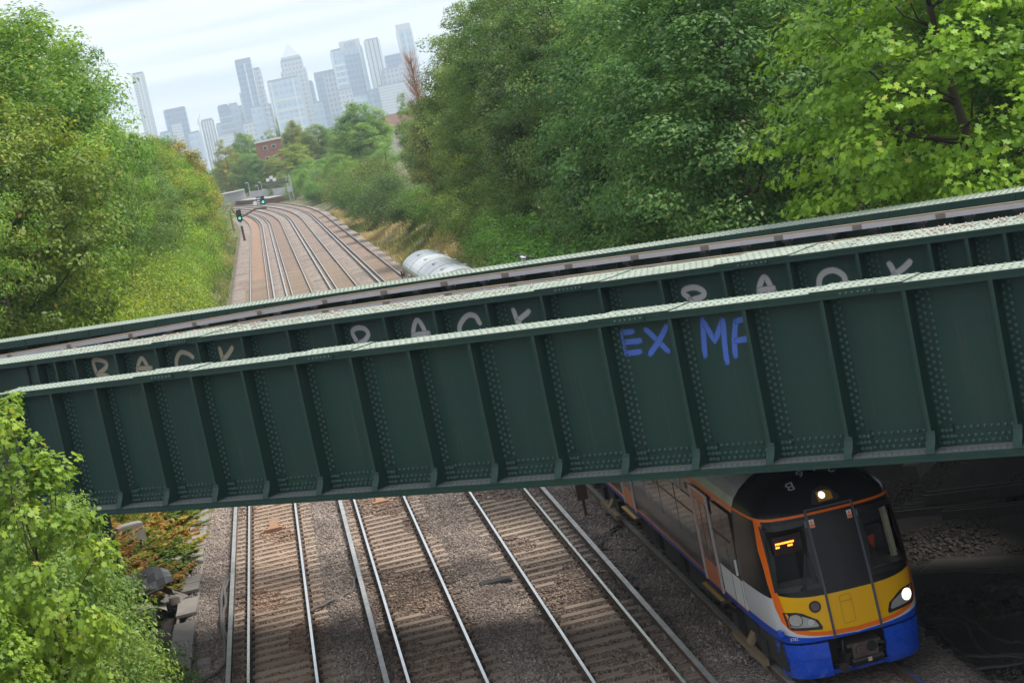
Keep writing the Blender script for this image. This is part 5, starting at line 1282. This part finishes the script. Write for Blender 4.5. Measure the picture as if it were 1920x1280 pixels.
# signal post beside the tree row
def signal(name, px_base, Yb, px_head, label, timber=True):
    p = on_y(px_base, Yb); h = on_y(px_head, Yb); rt = tag(empty(name, (p[0], Yb, -.5)), label, 'signal'); dx = h[0]-p[0]; H = h[2]+.5
    MB().box(-.16, .16, -.16, .16, 0, H-.2).build('post', M_TIMBER, rt)
    hd = MB().box(-.30, .30, -.42, -.17, H-.75, H+.75).build('signal_head', M_SBLACK, rt); MB().box(-.36,.36,-.19,-.16,H-.8,H+.85).build('backboard', M_SBLACK, hd)
    for z in (-.35, .3): MB().cyl((0,-.60,H+z), (0,-.421,H+z), .15, 14).build('hood', M_SBLACK, hd)
    MB().cyl((0,-.66,H-.35), (0,-.605,H-.35), .17, 16).build('green_lamp', M_GRN, hd)
    MB().box(-.22, .22, -.30, -.17, H-1.5, H-.95).build('number_plate', M_TRIM, rt)
    for q in range(8): MB().box(.2, .5, -.03, .03, .6+q*.4, .63+q*.4).build('ladder_rung', M_GALV, rt)
    return rt
signal('signal_post', (458,447), 288, (446,405), 'brown signal post with a green light beside the tall tree row')
# bracket signal over the tracks
Yb = 345; pb = on_y((449, 418), Yb); h1 = on_y((493, 378), Yb); e1 = on_y((478, 385), Yb)
bs = tag(empty('bracket_signal', (pb[0]-1.2, Yb, -.5)), 'curved brown bracket carrying a green signal, white disc and striped board', 'signal'); ox = pb[0]-1.2
MB().tube([(0,0,0),(0,0,3.0),(.4,0,4.0),(1.2,0,pb[2]+1.2),(e1[0]-ox,0,e1[2]-.1),(h1[0]-ox+.4,0,h1[2]-.7)], .16, 8).build('bracket_arm', M_TIMBER, bs)
X = h1[0]-ox; Zh = h1[2]+.5
hd = MB().box(X-.34, X+.34, -.3, 0, Zh-.55, Zh+.95).build('signal_head', M_SBLACK, bs); MB().cyl((X,-.42,Zh-.05), (X,-.301,Zh-.05), .2, 16).build('green_lamp', M_GRN, hd); MB().cyl((X,-.42,Zh+.55), (X,-.301,Zh+.55), .2, 16).build('dark_lamp', M_SBLACK, hd)
p2 = on_y((484.5, 378), Yb); X2 = p2[0]-ox; bd_ = MB().box(X2-.32, X2+.32, -.1, 0, p2[2]-.35, p2[2]+1.3).build('striped_board', M_SBLACK, bs)
for q in range(4): MB().box(X2-.25, X2+.25, -.14, -.101, p2[2]-.25+q*.38, p2[2]-.03+q*.38).build('white_stripe', M_TRIM, bd_)
p3 = on_y((478, 381), Yb); MB().cyl((p3[0]-ox,-.12,p3[2]+.5), (p3[0]-ox,0,p3[2]+.5), .36, 18).build('white_disc', M_TRIM, bs)

# ================================================================== small lineside things
M_RUBBER = simple('black_cable', (.045,.04,.038), .7, var=.3); M_GREYC = simple('grey_cable', (.16,.14,.13), .7, var=.3); M_LID = simple('trough_lid_concrete', (.27,.245,.22), .9, var=.35, scale=5, bump=.2); M_ORG = simple('rusty_orange_casting', (.36,.20,.12), .85, var=.3, scale=8)
# cable trough along the foot of the fern bank
tr_ = tag(empty('cable_trough', (-4.2, 55, -.36)), 'concrete cable trough with displaced lids along the fern bank', 'cable trough')
MB().box(-.30, -.24, -13, 20, -.2, .18).box(.18, .24, -13, 20, -.2, .18).box(-.24, .18, -13, 20, -.2, -.05).build('channel', M_LID, tr_)
lid = None
for k in range(34):
    y_ = -12.6+k*.96
    if k in (9, 15, 16): continue
    if lid is None: lid = MB().prism([(-.31,.0),(.25,.0),(.24,.075),(-.30,.075)], 'y', 0, .952).build('trough_lid', M_LID, tr_); ob = lid
    else: ob = inst(lid, 'trough_lid', parent=tr_)
    ob.location = (rnd.uniform(-.02,.02), y_, .185+rnd.uniform(0,.012)); ob.rotation_euler = (rnd.uniform(-.01,.01), rnd.uniform(-.015,.015), rnd.uniform(-.025,.025))
    if k in (12, 20): ob.location.x += -.2; ob.rotation_euler = (.1, -.25, .5)
def loose(name, px, z, sx_, sy_, sz_, rz, mat, label, cat, tilt=(0,0), grp=None):
    p = on_z(px, z); m = MB().box(-sx_/2, sx_/2, -sy_/2, sy_/2, 0, sz_); m.prism([(-sx_*.4, sz_+.001), (sx_*.4, sz_+.001), (sx_*.3, sz_+.02), (-sx_*.3, sz_+.02)], 'y', -sy_*.4, sy_*.4)
    ob = m.build(name, mat); ob.location = (p[0], p[1], z-.01); ob.rotation_euler = (*tilt, rz); tag(ob, label, cat, grp); return ob
loose('concrete_block', (352,1050), -.1, .95, .35, .14, .6, M_LID, 'loose trough lid lying askew across the trough', 'concrete lid', (.08,.1))
loose('concrete_block', (247,1012), .6, .8, .55, .5, .3, M_LID, 'brown concrete block half buried in the ferns', 'concrete block')
loose('concrete_block', (384,1247), -.2, .30, .75, .10, .05, M_LID, 'small upright brick-like slab lying on the ballast by the cables', 'concrete lid')
loose('concrete_block', (328,1128), -.1, .28, .6, .2, .1, M_LID, 'short concrete offcut beside the gap in the lids', 'concrete lid')
loose('timber_plank', (300,1245), .2, .4, 2.2, .08, .5, M_TIMBER, 'dark plank lying by the low bush', 'plank', (.05,.1))
# crumpled dark sheets and stakes beside the pier
M_SHEET = simple('dark_sheet_metal', (.07,.068,.07), .35, .4, var=.4)
for i, (px_, z, w1, w2, rz, tx_, lab) in enumerate((((268,1085),.75,1.5,.9,.2,.35,'bent dark metal sheet lying below the ferns'),((275,1110),.45,1.4,.7,-.1,-.25,'crumpled dark sheet under the bent one'),((255,1140),.2,1.6,.7,.1,.12,'flat grey slab at the pier foot'))):
    p = on_z(px_, z); m = MB(); k = 7
    V = [((i_/k-.5)*w1, (j_/3-.5)*w2, .10*math.sin(i_*1.1+j_*.8+i)) for j_ in range(4) for i_ in range(k+1)]
    F = [(j_*(k+1)+i_, j_*(k+1)+i_+1, (j_+1)*(k+1)+i_+1, (j_+1)*(k+1)+i_) for j_ in range(3) for i_ in range(k)]
    m.add(V, F); m.add([(x, y, z_-.02) for x, y, z_ in V], F); ob = m.build('metal_sheet', M_SHEET if i < 2 else M_LID); ob.location = p; ob.rotation_euler = (tx_, .15, rz); tag(ob, lab, 'metal sheet')
for (pa, pb_, z0, lab) in (((276,1150),(281,1105),-.2,'pale short stake standing by the crumpled sheet'),((288,1200),(291,1140),-.2,'second pale stake near the trough lids')):
    p = on_z(pa, z0); q = on_y(pb_, p[1]); ob = MB().tube([(0,0,-.1),(q[0]-p[0],0,q[2]-z0)], [.03,.025], 8).box(-.05,.05,-.05,.05,-.1,.06).build('stake', M_GALV); ob.location = (p[0], p[1], z0); tag(ob, lab, 'stake')
# sloping retaining wall by the ferns
wp = on_z((228, 990), 1.0); rw = tag(empty('retaining_wall', (wp[0]-.5, wp[1], -.3)), 'short concrete wing wall with sloping top beside the dark column', 'wall'); MB().prism([(-1.0,0),(1.0,0),(1.0,1.0),(-1.0,1.75)], 'y', 0, .4).build('wall_body', M_CONC, rw); MB().prism([(-1.05,1.77),(1.05,1.005),(1.05,1.1),(-1.05,1.87)], 'y', -.08, .48).build('coping', M_CONC, rw)
# track magnets
def magnet(px, label):
    p = on_z(px, -.12); rt = tag(empty('track_magnet', (p[0], p[1], -.17)), label, 'track magnet')
    MB().prism([(-.30,0),(.30,0),(.26,.10),(-.26,.10)], 'y', -.18, .18).box(-.38,.38,-.1,.1,0,.04).build('magnet_box', M_ORG, rt); MB().prism([(.2,0),(1.7,0),(1.7,.03),(.2,.08)], 'x', -.13, .13).build('ramp', M_ORG, rt)
    MB().cyl((-.2,.1,.09), (-.2,.1,.12), .03, 8).cyl((.2,.1,.09), (.2,.1,.12), .03, 8).build('bolt', M_CLIP, rt)
magnet((513,991), 'rusty orange magnet with long ramp between the brown rails'); magnet((714,941), 'rusty orange magnet close under the bridge on the dark track')
# cables
def cable(name, pxs, z, r, mat, label):
    P = [on_z(p, z) for p in pxs]; Q = catmull([np.array(p) for p in P], 8); Q = [np.array([q[0], q[1], z+.015*math.sin(i*.9)]) for i, q in enumerate(Q)]
    ob = MB().tube(Q, r, 7).build(name, mat, smooth=True); tag(ob, label, 'cable'); return ob
def z7(x, y): return (x/2.909+300, y/2.909+853)
def z6(x, y): return (x/3.556+960, y/3.556+853)
def z5(x, y): return (x/3+1280, y/3+853)
cable('cable', [z7(400,650),z7(355,690),z7(335,780),z7(338,930),z7(355,1020),z7(352,1130),z7(300,1190),z7(200,1242)], -.10, .048, M_GREYC, 'grey cable looping from the conductor rail towards the trough, outer of two')
cable('cable', [z7(402,655),z7(372,690),z7(352,740),z7(360,800),z7(345,870),z7(350,950),z7(375,1010)], -.09, .048, M_GREYC, 'grey cable curling close beside the conductor rail of the brown track')
cable('cable', [z7(1095,655),z7(1060,680),z7(1055,730),z7(1000,765),z7(900,810),z7(815,850)], -.09, .042, M_GREYC, 'pale cable crossing the ballast between the brown and dark tracks')
cable('cable', [z7(1098,665),z7(1072,690),z7(1062,745),z7(1005,785),z7(910,830)], -.14, .03, M_RUBBER, 'dark cable beside the pale one between two tracks')
cable('cable', [z6(730,480),z6(680,510),z6(590,610),z6(640,628),z6(830,632)], -.10, .03, M_RUBBER, 'bent dark cable by the marker post beside the train')
cable('cable', [z6(720,470),z6(660,500),z6(570,620)], -.12, .03, M_RUBBER, 'straight dark cable reaching the middle conductor rail')
cable('cable', [z6(640,695),z6(760,692),z6(900,694)], -.12, .025, M_GREYC, 'thin grey cable lying straight below the bent dark one')
cable('cable', [z6(680,735),z6(750,745),z6(810,800),z6(870,822),z6(970,825)], -.11, .032, M_GREYC, 'curling grey cable below the straight thin one')
cable('cable', [z6(810,815),z6(795,850),z6(830,885),z6(940,890),z6(1020,888)], -.12, .03, M_RUBBER, 'dark tail of the curling cable by the train')
for pts, lab in (([z5(1380,925),z5(1530,930),z5(1600,960),z5(1640,1040),z5(1720,1120),z5(1919,1135)], 'thick dark hose sweeping off the middle of the dirt beside the train'),
                 ([z5(1400,920),z5(1560,915),z5(1650,950),z5(1720,1010),z5(1830,1050),z5(1919,1055)], 'upper dark hose running off beside the train nose'),
                 ([z5(1370,990),z5(1430,1010),z5(1440,1060),z5(1350,1140),z5(1360,1210),z5(1450,1235),z5(1600,1215),z5(1919,1165)], 'lowest dark hose looping beside the train skirt'),
                 ([z5(1440,985),z5(1500,1050),z5(1560,1110),z5(1650,1130),z5(1919,1120)], 'dark hose crossing the loop beside the train')):
    cable('cable', pts, -.42, .036, M_RUBBER, lab)
# marker post between the tracks
p = on_z((1100, 969), -.15); mpst = tag(empty('marker_post', (p[0], p[1], -.2)), 'short dark post with box head between the middle track and the train', 'marker post'); MB().box(-.035,.035,-.035,.035,0,.75).build('post', M_TIMBER, mpst); MB().box(-.14,.14,-.07,.07,.55,.98).build('box_head', M_TIMBER, mpst); MB().box(-.15,.15,-.08,.08,.981,1.0).build('cap', M_LID, mpst)
p = on_z((928,1093), -.15); ob = MB().box(-.42,.42,-.22,.22,0,.10).box(-.36,.36,-.17,.17,.101,.13).build('junction_box', M_RUBBER); ob.location = (p[0], p[1], -.2); tag(ob, 'flat black junction box on the ballast between the dark and middle tracks', 'junction box')
# things in the gloom beside the train
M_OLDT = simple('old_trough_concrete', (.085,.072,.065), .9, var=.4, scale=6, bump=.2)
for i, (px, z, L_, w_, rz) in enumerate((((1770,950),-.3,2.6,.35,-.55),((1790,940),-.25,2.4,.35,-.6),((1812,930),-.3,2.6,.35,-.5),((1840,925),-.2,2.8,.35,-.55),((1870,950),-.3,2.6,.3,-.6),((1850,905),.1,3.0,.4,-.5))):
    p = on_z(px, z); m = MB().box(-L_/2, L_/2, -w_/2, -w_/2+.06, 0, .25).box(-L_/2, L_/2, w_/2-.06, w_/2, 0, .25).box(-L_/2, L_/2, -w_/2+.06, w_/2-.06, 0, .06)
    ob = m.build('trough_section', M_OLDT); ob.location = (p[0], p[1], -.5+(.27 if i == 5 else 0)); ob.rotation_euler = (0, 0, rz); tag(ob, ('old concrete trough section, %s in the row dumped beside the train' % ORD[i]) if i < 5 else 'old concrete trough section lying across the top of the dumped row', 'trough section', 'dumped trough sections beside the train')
p = on_z((1870,1060), -.45); ob = MB().box(-1.6,1.6,-.5,.5,0,.12).box(-1.5,1.5,-.42,.42,.121,.14).build('concrete_slab', M_OLDT); ob.location = (p[0], p[1], -.5); ob.rotation_euler = (0,0,-.7); tag(ob, 'flat concrete slab in the dirt past the train nose', 'concrete slab')
p = on_z((1895,1100), -.4); m = MB(); rs = np.random.default_rng(4)
for i in range(14): m.tube([(rs.normal(0,.15), rs.normal(0,.15), 0), (rs.normal(0,.3), rs.normal(0,.3), rs.uniform(.06,.16))], [.16,.10], 7)
ob = m.build('rubbish_heap', M_RUBBER); ob.location = (p[0], p[1], -.5); tag(ob, 'crumpled black rubbish heap on the dirt past the train', 'rubbish')
a = on_y((1740, 855), 41); b = on_y((1708, 885), 40.5); ob = MB().bar(a, b, .35, .30).build('concrete_beam', M_CONC); tag(ob, 'pale inclined concrete beam end under the bridge behind the train', 'beam')
# magpie on the far flange
s_m, z_m = br_plane((983, 488), OFF3+.5); pm = br_world(s_m, OFF3+.5, ZT+.134); M_MAG = simple('magpie_black', (.012,.013,.018), .35); M_MAGW = simple('magpie_white', (.75,.75,.75), .7)
mg = tag(empty('magpie', pm, BA+math.pi), 'black and white magpie perched on the far girder flange', 'bird'); mg.scale = (1.25,)*3
bod = MB().tube([(-.10,0,.10),(-.06,0,.115),(0,0,.12),(.06,0,.135),(.10,0,.165),(.125,0,.185),(.15,0,.185),(.165,0,.182)], [.015,.04,.055,.05,.035,.036,.026,.006], 12); bod.tube([(.16,0,.183),(.195,0,.176)], [.011,.002], 6); bod.tube([(-.09,0,.105),(-.20,0,.085),(-.32,0,.07)], [.022,.016,.010], 6)
bod.build('body', M_MAG, mg, smooth=True)
for e in (-1, 1): MB().tube([(.05,e*.042,.145),(-.01,e*.055,.128),(-.08,e*.035,.11)], [.012,.026,.006], 8).build('white_wing_patch', M_MAGW, mg); MB().cyl((.0,e*.02,.07), (.01,e*.02,0), .005, 6).build('leg', M_MAG, mg)
MB().tube([(-.02,0,.075),(.03,0,.082),(.06,0,.10)], [.02,.036,.02], 8).build('white_belly', M_MAGW, mg)

# ================================================================== haze
hz = MB().box(-2600, 3200, -60, 5200, -30, 262).build('haze', None) if False else None
hm = bpy.data.materials.new('haze_air'); hm.use_nodes = True; ht = hm.node_tree; ht.nodes.clear(); ho = ht.nodes.new('ShaderNodeOutputMaterial'); hv = ht.nodes.new('ShaderNodeVolumePrincipled')
hv.inputs['Color'].default_value = (.74,.86,1.0,1); hv.inputs['Density'].default_value = 1.8e-4; hv.inputs['Anisotropy'].default_value = .0; ht.links.new(hv.outputs[0], ho.inputs['Volume'])
hz = MB().box(-4100, 4100, -100, 7100, -31, 262).build('haze', hm); tag(hz, kind='stuff')
